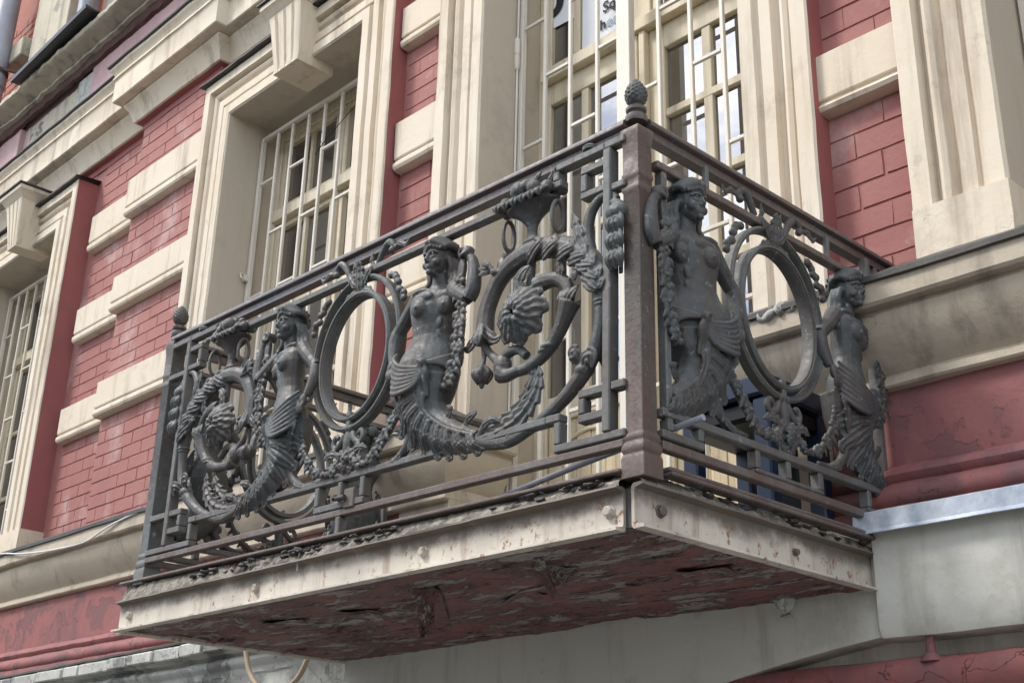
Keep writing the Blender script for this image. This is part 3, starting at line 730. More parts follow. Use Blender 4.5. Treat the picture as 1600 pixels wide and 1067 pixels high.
def bolt(par, x, y, z, nx, ny, r=.014):
    m = MB(); k = 7; R_ = Matrix.Rotation(math.atan2(ny, nx), 4, 'Z'); rows = []
    for rad, d in ((r*1.25, -.002), (r*1.25, .002), (r, .003), (r, .011), (r*.7, .014), (0, .0145)):
        rows.append([tuple(Vector((x, y, z))+R_@Vector((d, rad*math.cos(t), rad*math.sin(t)))) for t in [2*math.pi*i/k+.3 for i in range(k)]])
    m.grid(rows, close_v=True); o = m.build('bolt', M['ironrust'] if par is ch_s else M['beam'], par)
for x in (-2.412, -1.585, -.757, -.072): bolt(ch_f, x, -.037, -.082, 0, -1)
bolt(ch_s, .016, .045, -.080, 1, 0); bolt(ch_s, .016, .60, -.085, 1, 0, .009)
m = MB(); m.tube([(-1.335, -.052, .0), (-1.337, -.055, -.03), (-1.337, -.055, -.062)], .0035, 6); bpart(m, 'drip_nail', M['beam'], ch_f)
# soffit: flaking plaster with ridges
m = MB(); nx, ny = 170, 80; P = []
for i in range(nx):
    row = []
    for j in range(ny):
        x = -2.49+2.505*i/(nx-1); y = -.03+1.06*j/(ny-1)
        q = Vector((x*1.6, y*5.0, 3.1)); h = noise.fractal(q, 1., 2.1, 6)
        z = -.127+.004*h
        if h > .22: z += .012*min(1, (h-.22)*9)
        z += .0035*noise.noise(Vector((x*20, y*34, 1)))
        if i in (0, nx-1) or j in (0, ny-1): z = -.128
        row.append((x, y, z))
    P.append(row)
m.grid(P); so_ = bpart(m, 'soffit', M['soffit'], angle=60, fix=False)
m = MB(); m.box(-2.485, .008, -.022, 1.12, -.112, -.028); bpart(m, 'slab', M['screed'])
# hanging flakes of plaster
rr = random.Random(21)
def flake(x, y, L, W, ang, drop):
    m = MB(); rows = []
    ca, sa = math.cos(ang), math.sin(ang)
    for i in range(7):
        t = i/6; row = []
        for j in range(9):
            u = (j/8-.5)*W*(1-.55*t*t)*(1+.25*math.sin(7*t+j*1.7)); r_ = L*t
            z = -.130-drop*t*t*1.0+.006*math.sin(u*60+t*3)
            row.append((x+ca*r_-sa*u, y+sa*r_+ca*u, z))
        rows.append(row)
    rows2 = [[(a, b, c+.004) for a, b, c in r] for r in rows]
    m.grid(rows); m.grid(rows2, flip=True)
    bpart(m, 'hanging_flake', M['soffit'], so_, wob=.004, wfreq=14, angle=50)
for f_ in ((-.50, .13, .06, .17, .9, .080), (-.44, .17, .05, .09, 2.4, .045), (-.97, .14, .05, .085, 2.0, .13), (-.93, .15, .05, .05, 1.0, .09), (-1.9, .22, .2, .07, .1, .012), (-.25, .45, .16, .07, .1, .014), (-.75, .40, .18, .08, 3.0, .016), (-1.5, .25, .16, .07, .3, .014)):
    flake(*f_)
m = MB(); m.lathe([(0, .03), (.028, .025), (.034, .01), (.022, -.012), (.012, -.03), (.018, -.04), (0, -.046)], (-.245, .93, -.145), 11); bpart(m, 'mortar_drip', M['oldwhite'], so_, wob=.010, wfreq=30)
# crumbling mortar between the top flange and the foot bar
tilt = lambda x: -.0125*x
def crumble(p0, p1, out, z1f):
    a, b = Vector(p0), Vector(p1); o = Vector(out); n = int((b-a).length/.012); rows = []
    for i in range(n+1):
        p = a+(b-a)*i/n; nn = noise.fractal(Vector((p.x*9, p.y*9, 2.2)), 1., 2., 4); n2 = noise.fractal(Vector((p.x*23, p.y*23, 7.2)), 1., 2., 4)
        top = z1f(p.x); e = .012+.008*nn
        rows.append([(p.x-o.x*.12, p.y-o.y*.12, -.030), (p.x+o.x*(e+.002), p.y+o.y*(e+.002), -.029), (p.x+o.x*(e+.002+.004*n2), p.y+o.y*(e+.002+.004*n2), -.022), (p.x+o.x*(e-.004), p.y+o.y*(e-.004), -.012+.004*n2), (p.x+o.x*(e*.5-.008+.006*n2), p.y+o.y*(e*.5-.008), (top-.014)*.55-.006), (p.x+o.x*(-.012), p.y+o.y*(-.012), top-.004), (p.x-o.x*.12, p.y-o.y*.12, top-.004)])
    m = MB(); m.grid(rows); return bpart(m, 'mortar_edge', M['screed'], wob=.0035, wfreq=40, angle=70)
crumble((-2.485, -.036), (-.03, -.036), (0, -1), lambda x: .006+tilt(x))
crumble((.012, -.03), (.012, 1.02), (1, 0), lambda x: .012)
m = MB(); m.box(-2.45, -.02, .02, 1.4, -.03, -.004); bpart(m, 'floor', M['screed'], wob=.003)
# lumps of tarry cement
m = MB(); rr = random.Random(4)
def lump(x, y, z, r):
    n = len(m.v); m.lathe([(0, -r*.6), (r*.7, -r*.45), (r, 0), (r*.8, r*.35), (0, r*.5)], (0, 0, 0), 9); k_ = rr.uniform(1.0, 2.6); q_ = rr.uniform(.5, .9)
    ax = (k_, 1.) if abs(y+.046) < .02 else (1., k_)
    m.v[n:] = [(x+a*ax[0], y+b*ax[1], z+c_*q_) for a, b, c_ in m.v[n:]]
for k in range(60):
    x = rr.choice((rr.gauss(-1.37, .05), rr.uniform(-1.3, -.85), rr.uniform(-2.0, -1.5), rr.uniform(-.5, -.06)))
    lump(x, -.046+rr.uniform(-.008, .006), -.008+tilt(x)*.6+rr.uniform(-.010, .008), rr.uniform(.005, .012))
for k in range(26): lump(.018+rr.uniform(-.006, .012), rr.uniform(.04, 1.0), -.004+rr.uniform(-.012, .010), rr.uniform(.006, .013))
bpart(m, 'cement_lumps', M['flash'], wob=.007, wfreq=70, angle=80)['kind'] = 'stuff'

# ---- things on and below the balcony
nb = tag(empty('plastic_box', (-.36, .85, 0)), 'dark navy plastic box on wide legs standing on the balcony behind the side railing', 'box')
def npart(L, name, mat, bev=.012):
    m = MB(); boxes(m, [(a, b, c-.0, d, e, f) for a, b, c, d, e, f in L]); o = m.build(name, mat, bevel=bev, angle=30); o.parent = nb; o.matrix_parent_inverse = Matrix.Translation((-.36, .85, 0)).inverted(); return o
npart([(-.47, -.11, .70, 1.04, .425, .49)], 'lid', M['navy'], .008)
npart([(-.45, -.13, .72, 1.02, .36, .423)], 'underside', M['navyblack'])
for a_, b_ in ((-.175, -.118), (-.44, -.385)):
    for c_, d_ in ((.71, .76), (.98, 1.03)): npart([(a_, b_, c_, d_, .01, .42)], 'leg', M['navy'], .006)
npart([(-.325, -.21, .985, 1.0, .12, .35)], 'back_panel', M['navyblack'])
m = MB(); m.tube([(-.66, .10, .065), (-.3, .10, .108), (.112, .10, .148)], .0085, 10)
rod = tag(m.build('metal_tube', M['pipe']), 'thin grey metal tube lying aslant through the foot of the corner railing', 'tube')
m = MB(); m.tube(smooth([(-3.12, .9, .12), (-3.115, .9, .03), (-3.10, .9, -.06), (-3.05, .9, -.15), (-2.96, .9, -.22), (-2.86, .9, -.245), (-2.76, .9, -.225), (-2.68, .9, -.19), (-2.63, .9, -.13), (-2.59, .9, -.06), (-2.57, .9, .1)]), .0115, 10)
tag(m.build('hose_loop', M['hose'], angle=80), 'beige hose hanging in a loop below the left end of the balcony slab', 'hose')

# ================================================================== THE RAILING
RL = tag(empty('balcony_railing', (0, 0, 0)), 'ornate cast iron railing with half figures, oval rings, scrolls and a rusty corner post', 'railing')

def catmull(P, n=6):
    P = [np.array(p, float) for p in P]; P = [2*P[0]-P[1]]+P+[2*P[-1]-P[-2]]; o = []
    for i in range(1, len(P)-2):
        for k in range(n):
            t = k/n; a, b, c_, d = P[i-1:i+3]
            o.append(.5*((2*b)+(c_-a)*t+(2*a-5*b+4*c_-d)*t*t+(3*b-a-3*c_+d)*t**3))
    o.append(P[-2]); return np.array(o)
class Clay:
    """closed lumps in panel space (u along the rail, d outward, z up), fused by a voxel remesh"""
    def __init__(s): s.mb = MB()
    def ell(s, c, r, rot=None, seg=12, rings=8):
        R_ = rot.to_matrix() if rot is not None else None; P = []
        for i in range(rings+1):
            th = math.pi*i/rings; row = []
            for j in range(seg):
                ph = 2*math.pi*j/seg; v = Vector((r[0]*math.sin(th)*math.cos(ph), r[1]*math.sin(th)*math.sin(ph), r[2]*math.cos(th)))
                if R_: v = R_@v
                row.append((c[0]+v.x, c[1]+v.y, c[2]+v.z))
            P.append(row)
        s.mb.grid(P, close_v=True)
    def tube(s, pts, radii, flat=1., n=5, seg=10, deep=None):
        """pts (u,d,z) or (u,z); radii per control point; flat scales the section along d"""
        pts = [(p[0], 0, p[1]) if len(p) == 2 else p for p in pts]
        rr = radii if isinstance(radii, (list, tuple)) else [radii]*len(pts)
        Q = catmull([(*p, r) for p, r in zip(pts, rr)], n); s.section(Q[:, :3], np.maximum(Q[:, 3], .0015), np.maximum(Q[:, 3], .0015)*flat, seg)
    def section(s, C, A, Bd, seg=10, twist=None):
        C = np.array(C); nP = len(C); rows = []
        for i in range(nP):
            T = C[min(i+1, nP-1)]-C[max(i-1, 0)]; T /= max(1e-9, np.linalg.norm(T))
            D = np.array([0, 1., 0]) if abs(T[1]) < .8 else np.array([1., 0, 0])
            Sd = np.cross(T, D); Sd /= np.linalg.norm(Sd); Nn = np.cross(Sd, T)
            if twist is not None:
                t = twist[i] if hasattr(twist, '__len__') else twist; Sd, Nn = Sd*math.cos(t)+Nn*math.sin(t), Nn*math.cos(t)-Sd*math.sin(t)
            rows.append([tuple(C[i]+Sd*A[i]*math.cos(p)+Nn*Bd[i]*math.sin(p)) for p in [2*math.pi*k/seg for k in range(seg)]])
        rows = [[tuple(C[0])]*seg]+rows+[[tuple(C[-1])]*seg]
        s.mb.grid(rows, close_v=True)
    def leaf(s, pts, width, thick=.010, teeth=5, depth=.35, n=8, rib=True, twist=None, side=0):
        """a lobed acanthus leaf along a path; side=+1/-1 puts the lobes on one side only"""
        pts = [(p[0], 0, p[1]) if len(p) == 2 else p for p in pts]
        Q = catmull(pts, n); nP = len(Q); ts = np.linspace(0, 1, nP)
        prof = np.sin(np.pi*np.clip(ts*.93+.07, 0, 1))**.6
        saw = 1-depth*((ts*teeth) % 1.)
        wd = np.maximum(.002, width*prof*saw)
        rows = []
        for i in range(nP):
            T = Q[min(i+1, nP-1)]-Q[max(i-1, 0)]; T /= max(1e-9, np.linalg.norm(T)); D = np.array([0, 1., 0])
            Sd = np.cross(T, D); Sd /= max(1e-9, np.linalg.norm(Sd)); Nn = np.cross(Sd, T)
            if twist is not None: Sd, Nn = Sd*math.cos(twist)+Nn*math.sin(twist), Nn*math.cos(twist)-Sd*math.sin(twist)
            a = wd[i]; l_ = a if side <= 0 else a*.15; r_ = a if side >= 0 else a*.15; th = thick*(.5+.5*prof[i])*(.62+.38*(saw[i]-(1-depth))/max(depth, .01))
            sec = [(-l_, -.2*th), (-l_*.75, .75*th), (-l_*.35, .35*th), (0, 1.15*th if rib else .7*th), (r_*.35, .35*th), (r_*.75, .75*th), (r_, -.2*th), (r_*.5, -.8*th), (0, -1.0*th), (-l_*.5, -.8*th)]
            rows.append([tuple(Q[i]+Sd*x+Nn*y) for x, y in sec])
        rows = [[tuple(Q[0])]*10]+rows+[[tuple(Q[-1])]*10]
        s.mb.grid(rows, close_v=True)
    def flower(s, c, r):
        for k in range(5):
            a = 2*math.pi*k/5+c[2]*40; s.ell((c[0]+math.cos(a)*r*.62, c[1], c[2]+math.sin(a)*r*.62), (r*.46, r*.42, r*.46), seg=8, rings=5)
        s.ell((c[0], c[1]+r*.35, c[2]), (r*.3, r*.35, r*.3), seg=8, rings=5)
    def garland(s, pts, r, seed=0, leaves=True):
        R_ = random.Random(seed); Q = catmull([(p[0], 0, p[1]) if len(p) == 2 else p for p in pts], 8)
        L = np.concatenate([[0], np.cumsum(np.linalg.norm(np.diff(Q, axis=0), axis=1))]); t = 0; k = 0
        s.tube([tuple(q) for q in Q[::4]], [r*.45]*len(Q[::4]), n=2, seg=8)
        while t < L[-1]:
            c_ = np.array([np.interp(t, L, Q[:, i]) for i in range(3)])
            if k % 3 == 0: s.flower((c_[0]+R_.uniform(-.2, .2)*r, c_[1]+r*.45, c_[2]), r*1.0)
            else:
                for sg in (-1, 1):
                    b = c_+np.array([sg*r*.2, r*.2, 0]); e = b+np.array([sg*r*R_.uniform(.9, 1.2), r*R_.uniform(.1, .5), -r*R_.uniform(.3, 1.1)])
                    if leaves: s.leaf([b, (b+e)/2+np.array([0, r*.35, r*.2]), e], r*.42, r*.22, 1, .1, n=4)
                    s.ell(tuple(c_+np.array([sg*r*.45, r*.5, R_.uniform(-.3, .3)*r])), (r*.42, r*.38, r*.46), seg=8, rings=5)
            t += r*1.05; k += 1
    def bake(s, name, voxel=.0034, smooth_it=2, mat=None, dsc=.88):
        s.mb.v = [(a, b*dsc, c_) for a, b, c_ in s.mb.v]
        me = s.mb.mesh(name+'_raw'); o = bpy.data.objects.new('raw', me); COL.objects.link(o)
        r = o.modifiers.new('r', 'REMESH'); r.mode = 'VOXEL'; r.voxel_size = voxel; r.use_smooth_shade = True
        q = o.modifiers.new('s', 'SMOOTH'); q.factor = .5; q.iterations = smooth_it
        bpy.context.view_layer.update()
        res = bpy.data.meshes.new_from_object(o.evaluated_get(bpy.context.evaluated_depsgraph_get()))
        bpy.data.objects.remove(o); bpy.data.meshes.remove(me); res.name = name
        for p in res.polygons: p.use_smooth = True
        res.materials.clear(); res.materials.append(mat or M['iron']); return res

# panel frames: maps (u, d, z) with u measured from the panel centre
TILT = Matrix.Rotation(-math.asin(-.0125), 4, 'Y')
FRONT = TILT @ Matrix(((1, 0, 0, -1.16), (0, -1, 0, -.02), (0, 0, 1, 0), (0, 0, 0, 1)))
SIDE = Matrix(((0, 1, 0, .02), (1, 0, 0, .565), (0, 0, 1, -.012), (0, 0, 0, 1)))
LEFT = Matrix(((0, -1, 0, -2.40), (1, 0, 0, .565), (0, 0, 1, .022), (0, 0, 0, 1)))
MIR = Matrix.Diagonal((-1, 1, 1, 1))
WM = {}
def place(me, name, F, mirror=False, par=None, label=None):
    o = bpy.data.objects.new(name, me); COL.objects.link(o); o.parent = par or RL
    W_ = F @ (MIR if mirror else Matrix.Identity(4))
    WM[o.name] = W_
    o.matrix_local = WM[par.name].inverted() @ W_ if par else W_
    if label: o['label'] = label
    return o

# ---------------------------------------------------------------- the half figure
def figure_mesh(short=False):
    c = Clay()
    # torso: lofted ellipses, turned a little towards the raised arm
    rot = math.radians(24)
    def tors(L, cx=.372, seg=20):
        rows = []
        for u, d, z, a, b in L:
            rows.append([(u+a*math.cos(p)*math.cos(rot)+b*math.sin(p)*math.sin(rot), d-a*math.cos(p)*math.sin(rot)+b*math.sin(p)*math.cos(rot), z) for p in [2*math.pi*k/seg for k in range(seg)]])
        rows = [[(L[0][0], L[0][1], L[0][2])]*seg]+rows+[[(L[-1][0], L[-1][1], L[-1][2])]*seg]
        c.mb.grid(rows, close_v=True)
    tors([(.348, -.004, .33, .070, .045), (.350, -.004, .36, .086, .052), (.352, -.002, .40, .100, .060), (.354, 0, .44, .108, .064), (.356, 0, .475, .104, .062), (.360, 0, .505, .090, .055), (.364, 0, .530, .075, .048), (.367, 0, .555, .067, .043), (.370, 0, .585, .070, .044), (.374, .0, .615, .080, .048), (.379, 0, .645, .090, .050), (.383, -.002, .672, .094, .047), (.386, -.004, .690, .088, .040), (.388, -.005, .702, .062, .033), (.390, -.003, .712, .036, .027), (.392, 0, .724, .028, .026), (.392, .002, .742, .026, .026), (.392, .004, .765, .026, .026)])
    def loc(x, d, z): return (.378+x*math.cos(rot)+d*math.sin(rot), -x*math.sin(rot)+d*math.cos(rot), z)
    for sx in (-1, 1):
        c.ell(loc(sx*.043, .036, .640), (.031, .022, .031)); c.ell(loc(sx*.047, .057, .637), (.0055, .005, .0055))
        c.ell(loc(sx*.030, .036, .672), (.040, .012, .018))
        c.tube([loc(sx*.012, .030, .697), loc(sx*.05, .022, .703), loc(sx*.080, .004, .700)], [.006, .007, .009])
        c.ell(loc(sx*.017, .030, .590), (.022, .0085, .026)); c.ell(loc(sx*.014, .024, .556), (.022, .0095, .026))
        pass
    # shoulders and arms
    sR, sL = (.462, .004, .686), (.304, .010, .694)
    c.ell(sR, (.027, .026, .027)); c.ell(sL, (.027, .026, .027))
    c.tube([sR, (.496, .016, .656), (.538, .018, .630)], [.029, .025, .023])
    c.tube([(.540, .018, .626), (.555, .016, .655), (.556, .014, .70), (.546, .012, .745), (.534, .014, .765)], [.023, .0245, .0225, .017, .0145])
    c.ell((.526, .016, .780), (.022, .020, .020))
    for k in range(4):
        y = .027-.010*k; c.tube([(.533, y, .790), (.512, y+.001, .794), (.500, y, .783), (.504, y-.001, .770), (.512, y, .768)], [.0062, .0066, .0062, .0055, .005], n=4, seg=8)
    c.tube([(.533, .028, .776), (.519, .035, .770), (.508, .033, .762)], [.0065, .006, .005], n=4, seg=8)
    c.tube([sL, (.272, .012, .660), (.232, .010, .622), (.212, .012, .602)], [.030, .026, .0235, .022])
    c.tube([(.212, .012, .604), (.208, .016, .57), (.214, .024, .53), (.224, .032, .500)], [.0225, .023, .0195, .015])
    c.ell((.229, .042, .482), (.017, .013, .022))
    for k in range(4):
        x = .219+.0085*k; c.tube([(x, .044, .480), (x+.001, .051, .462), (x+.003, .050, .446), (x+.006, .044, .438)], [.0058, .0058, .0052, .0045], n=4, seg=8)
    c.tube([(.240, .042, .488), (.249, .048, .474), (.250, .047, .462)], [.0062, .0056, .005], n=4, seg=8)
    # head: skull, face, hair
    n_head = len(c.mb.v)
    H = (.392, .012, .806)
    c.ell((.392, .006, .812), (.037, .044, .044)); c.ell((.392, .022, .792), (.030, .034, .040)); c.ell((.392, .030, .766), (.017, .020, .016))
    c.ell((.392, .048, .758), (.0095, .008, .008))                                             # chin
    c.ell((.392, .0525, .7735), (.0090, .0050, .0026)); c.ell((.392, .0515, .7685), (.0074, .0052, .0028)); c.ell((.392, .042, .776), (.018, .014, .016))  # lips
    c.tube([(.392, .054, .806), (.392, .0585, .797), (.392, .0625, .788)], [.0042, .0044, .0054], n=4, seg=8)   # nose
    c.ell((.3870, .0570, .7855), (.0034, .004, .0030)); c.ell((.3970, .0570, .7855), (.0034, .004, .0030))
    for sx in (-1, 1):
        c.tube([(.392+sx*.004, .0565, .809), (.392+sx*.016, .0535, .8125), (.392+sx*.027, .041, .808)], [.0022, .0028, .0024], n=4, seg=8)   # brow
        c.ell((.392+sx*.0145, .0465, .8005), (.0068, .0055, .0042))                               # eye
        c.tube([(.392+sx*.008, .0515, .7985), (.392+sx*.0145, .0525, .7965), (.392+sx*.021, .048, .7985)], [.0012, .0015, .0012], n=4, seg=6)
        c.ell((.392+sx*.020, .040, .783), (.0115, .012, .011))                                    # cheek
        c.ell((.392+sx*.0375, .008, .795), (.004, .008, .012))                                    # ear
    rr = random.Random(2)
    for sx in (-1, 1):
        for k in range(9):                                                                        # wavy locks swept back from the brow
            t = k/8; a0 = math.radians(95-75*t)
            p0 = (.392+sx*.006+sx*.030*t, .047-.022*t, .838-.020*t)
            p1 = (.392+sx*(.020+.026*t), .030-.020*t, .852-.022*t); p2 = (.392+sx*(.030+.016*t), .0-.012*t, .846-.022*t); p3 = (.392+sx*.022, -.036, .830-.030*t)
            c.tube([p0, (p0[0]+sx*.004, p0[1]+.004, p0[2]+.008), p1, p2, p3], [.0062, .0078, .0082, .008, .006], n=4, seg=8)
        for k in range(3):                                                                        # side locks onto the shoulder
            c.tube([(.392+sx*.036, .010-.012*k, .80), (.392+sx*(.044+.003*k), .006-.010*k, .775), (.392+sx*(.040+.010*k), .004-.008*k, .752), (.392+sx*(.052+.010*k), .008-.006*k, .735), (.392+sx*(.046+.012*k), .016-.006*k, .724)], [.008, .0085, .0095, .0085, .005], n=4, seg=8)
        for k in range(4): c.ell((.392+sx*(.006+.0085*k), .0505-.004*k, .832-.0035*k), (.0058, .005, .0062), seg=8, rings=5)   # fringe curls
    c.ell((.392, -.012, .848), (.027, .030, .012)); c.ell((.392, -.045, .820), (.022, .018, .022))
    for k in range(46):                                                                           # curls piled over the crown
        th = rr.uniform(-2.9, 2.9); ph = rr.uniform(.15, 1.25); q = Vector((math.sin(th)*math.sin(ph), math.cos(th)*math.sin(ph), math.cos(ph)))
        c.ell((.392+q.x*.047, -.002+q.y*.053, .812+q.z*.053), (rr.uniform(.005, .009), rr.uniform(.005, .009), rr.uniform(.0045, .008)), seg=8, rings=5)
    K = 1.15; c.mb.v[n_head:] = [(.392+(x_-.392)*K, .004+(y_-.004)*K, .800+(z_-.800)*K-.006) for x_, y_, z_ in c.mb.v[n_head:]]
    # drapery round the hips, knotted in front
    def hip(t, z, k, r):                                                 # point on the front of the hips; t -1..1 from left to right
        a = .112+k; b = .068+k; p = math.radians(90-t*88)
        x, y = a*math.cos(p), b*math.sin(p)
        return (.355+x*math.cos(rot)+y*math.sin(rot), -x*math.sin(rot)+y*math.cos(rot), z)
    kn = (.398, .066, .452)
    for k in range(7):
        zl = .520-.017*k; zm = .448-.010*k
        c.tube([hip(-1.05, zl, .0, 0), hip(-.72, zl-.032, .004, 0), hip(-.38, (zl+zm)/2-.030, .006, 0), hip(-.02, zm-.006+.002*k, .006, 0), kn], [.0055, .0072, .0080, .0072, .006], n=6, seg=8)
    for k in range(5):
        zr = .545-.014*k
        c.tube([hip(1.08, zr, .0, 0), hip(.86, zr-.038, .004, 0), hip(.62, zr-.066+.004*k, .005, 0), hip(.36, .466-.004*k, .006, 0), kn], [.0050, .0066, .0072, .0064, .006], n=6, seg=8)
    c.ell(kn, (.017, .013, .017)); c.tube([(kn[0]-.012, kn[1]+.008, kn[2]+.010), (kn[0]+.010, kn[1]+.012, kn[2]), (kn[0]+.008, kn[1]+.004, kn[2]-.014)], [.006, .007, .006], n=4)
    for k in range(3): c.tube([kn, (kn[0]+.004+.008*k, kn[1]-.002, kn[2]-.030), (kn[0]-.008+.010*k, kn[1]-.014, kn[2]-.065), (kn[0]-.002+.008*k, kn[1]-.02, kn[2]-.10)], [.007, .009, .0085, .004], n=5, seg=8)
    # the tail: hips flow into an acanthus stem
    tail = [(.345, -.002, .43), (.343, 0, .36), (.368, 0, .30), (.425, 0, .253), (.500, 0, .218), (.585, 0, .196)]
    if short: tail = [(.345, -.002, .43), (.343, 0, .36), (.362, 0, .305), (.400, 0, .262), (.440, 0, .234), (.478, 0, .216)]
    R0 = [.100, .094, .076, .060, .046, .031] if not short else [.100, .090, .072, .056, .044, .034]
    c.tube(tail, R0, flat=.64, n=8, seg=18)
    Q = catmull([(*p_, r_) for p_, r_ in zip(tail, R0)], 12); nQ = len(Q)
    ridge = []
    for i in range(6, nQ, 6):
        p = Q[i, :3]; T = Q[min(i+1, nQ-1), :3]-Q[i-1, :3]; T /= np.linalg.norm(T); Nn = np.array([T[2], 0, -T[0]]); up_ = -Nn if Nn[2] < 0 or (abs(Nn[2]) < .3 and Nn[0] < 0) else Nn
        ridge.append(tuple(p+up_*Q[i, 3]*.42+np.array([0, Q[i, 3]*.60, 0])))
    c.tube([kn]+ridge, [.006]+[.0085]*(len(ridge)-1)+[.005], n=6, seg=8)
    nl = 8 if not short else 7
    for k in range(nl):                                                 # rounded lobes fanning from the ridge to the belly of the tail
        i = int((.16+.80*k/(nl-1))*(nQ-1)); i = min(i, nQ-2); p = Q[i, :3]; T = Q[i+1, :3]-Q[i-1, :3]; T /= np.linalg.norm(T); Nn = np.array([T[2], 0, -T[0]])
        bel = Nn if Nn[2] < -.0 else -Nn
        if abs(Nn[2]) < .3: bel = Nn if Nn[0] < 0 else -Nn
        r_ = Q[i, 3]
        for w_, off in ((1.0, 0.), (.62, .018)):
            a_ = p+T*off-bel*r_*.30+np.array([0, r_*.64, 0]); b_ = p+T*(off+.014)+bel*r_*.30+np.array([0, r_*.62, 0]); e_ = p+T*(off+.040)+bel*r_*(.98*w_)+np.array([0, r_*.22, 0]); f_ = e_+T*.018+bel*r_*.06
            c.leaf([a_, b_, e_, f_], r_*.26*w_+.006, .0095, 3, .28, n=8)
    for k in range(3):                                                  # broad hanging leaves below the drapery
        x = .275+.042*k; L_ = (.13, .17, .19)[k]
        c.leaf([(x, .040, .440), (x-.004+.008*k, .052, .395), (x+.004+.010*k, .050, .440-L_*.6), (x+.012+.020*k, .036, .440-L_)], .030, .009, 4, .30, n=9)
    c.leaf([(.43, .0, .262), (.465, .012, .285), (.482, .018, .306), (.470, .022, .318)], .016, .007, 3, .35)
    if not short: c.leaf([(.52, .0, .232), (.555, .012, .262), (.585, .016, .270), (.590, .020, .262)], .016, .007, 3, .35)
    c.ell((.322, .0, .395), (.062, .046, .075)); c.ell((.330, .0, .335), (.046, .036, .06))
    # the small stem that leaves the hips towards the ring
    c.tube([(.285, .008, .43), (.302, .010, .38), (.312, .010, .33), (.306, .008, .27), (.278, .006, .226), (.222, .004, .200), (.165, .004, .200)], [.030, .025, .021, .018, .015, .011, .007], n=7)
    c.leaf([(.305, .014, .36), (.325, .020, .31), (.322, .018, .26), (.300, .014, .215)], .021, .008, 5, .5, side=0)
    c.leaf([(.290, .014, .235), (.255, .016, .205), (.215, .012, .195), (.175, .008, .205)], .015, .007, 4, .5)
    return c.bake('figure', .0026, 2, dsc=.92)
def garland_meshes():
    c = Clay(); c.tube([(.506, .014, .775), (.508, .014, .74), (.506, .016, .69)], [.008, .012, .010], flat=.8)
    for dx in (-.006, .0, .006): c.tube([(.508+dx, .020, .77), (.507+dx*1.6, .024, .73), (.506+dx, .022, .69)], [.0035, .0045, .004], n=5, seg=8)
    c.garland([(.506, .014, .690), (.512, .016, .62), (.518, .018, .55), (.510, .018, .48), (.494, .016, .42), (.462, .012, .372)], .0235, 3)
    g1 = c.bake('garland', .0026, 1)
    c = Clay(); c.garland([(.262, .010, .372), (.238, .016, .33), (.206, .020, .285), (.170, .020, .248), (.130, .018, .222), (.085, .016, .212)], .021, 8)
    g2 = c.bake('swag', .0026, 1)
    c = Clay(); rr = random.Random(5)
    for k in range(22):
        a = rr.uniform(0, 6.28); q = rr.random()**.5; c.flower((.0+math.cos(a)*q*.085, .012+rr.uniform(0, .02), .232+math.sin(a)*q*.030), rr.uniform(.014, .020))
    for sx in (-1, 1):
        c.tube([(sx*.02, .01, .33), (sx*.034, .012, .305), (sx*.062, .012, .290), (sx*.076, .012, .310), (sx*.064, .012, .330), (sx*.048, .012, .322)], [.012, .012, .011, .010, .009, .008])
        c.leaf([(sx*.02, .02, .26), (sx*.07, .026, .272), (sx*.11, .02, .262)], .018, .008, 3, .4)
    c.tube([(0, .006, .345), (0, .010, .30), (0, .008, .25), (0, 0, .19)], [.013, .020, .016, .010])
    for sx in (-1, 0, 1): c.ell((sx*.016, .016, .345), (.010, .012, .012))
    g3 = c.bake('bouquet', .0026, 1)
    return g1, g2, g3
# ---------------------------------------------------------------- oval rings with their crest
def ring_mesh(ru, rz, cu, cz, wdt, dep, name, mat):
    m = MB(); rows = []; n = 84
    for i in range(n):
        t = 2*math.pi*i/n; ct, st = math.cos(t), math.sin(t)
        rows.append([(cu+(ru+a)*ct, b, cz+(rz+a)*st) for a, b in ((-wdt+.002, -dep), (-wdt, -dep+.003), (-wdt, dep-.003), (-wdt+.002, dep), (-.004, dep), (-.002, dep+.004), (wdt-.006, dep+.004), (wdt, dep-.003), (wdt, -dep+.003), (wdt-.002, -dep))])
    m.grid(rows, close_u=True, close_v=True); me = m.mesh(name, angle=35); me.materials.append(mat); return me
def crest_mesh():
    c = Clay()
    c.leaf([(0, .012, .80), (0, .020, .84), (0, .024, .885), (0, .034, .915)], .030, .010, 5, .5); 
    for sx in (-1, 1):
        c.leaf([(0, .012, .812), (sx*.030, .020, .842), (sx*.055, .020, .872), (sx*.070, .014, .880)], .019, .008, 4, .4)
        c.leaf([(0, .010, .805), (sx*.035, .016, .805), (sx*.062, .018, .790), (sx*.070, .016, .770)], .018, .008, 4, .4)
        # little scroll between the secondary rail and the handrail
        c.tube([(sx*.075, .004, .885), (sx*.100, .004, .925), (sx*.128, .004, .945), (sx*.150, .004, .928), (sx*.145, .004, .905)], [.010, .013, .014, .012, .008], n=6)
        c.leaf([(sx*.150, .006, .915), (sx*.185, .008, .925), (sx*.215, .008, .910), (sx*.235, .010, .925)], .013, .007, 3, .4)
        c.ell((sx*.146, .006, .912), (.012, .014, .012))
        c.leaf([(sx*.06, .006, .878), (sx*.045, .008, .905), (sx*.050, .010, .935)], .012, .007, 2, .3)
        # berries on the shoulder of the ring
        rr = random.Random(9)
        for k in range(9): c.ell((sx*(.165+.075*k/8+rr.uniform(-.006, .006)), .014+rr.uniform(0, .010), .822-.105*(k/8)**1.2+rr.uniform(-.008, .008)), (.014, .012, .013), seg=10, rings=6)
    return c.bake('crest', .0026, 1)
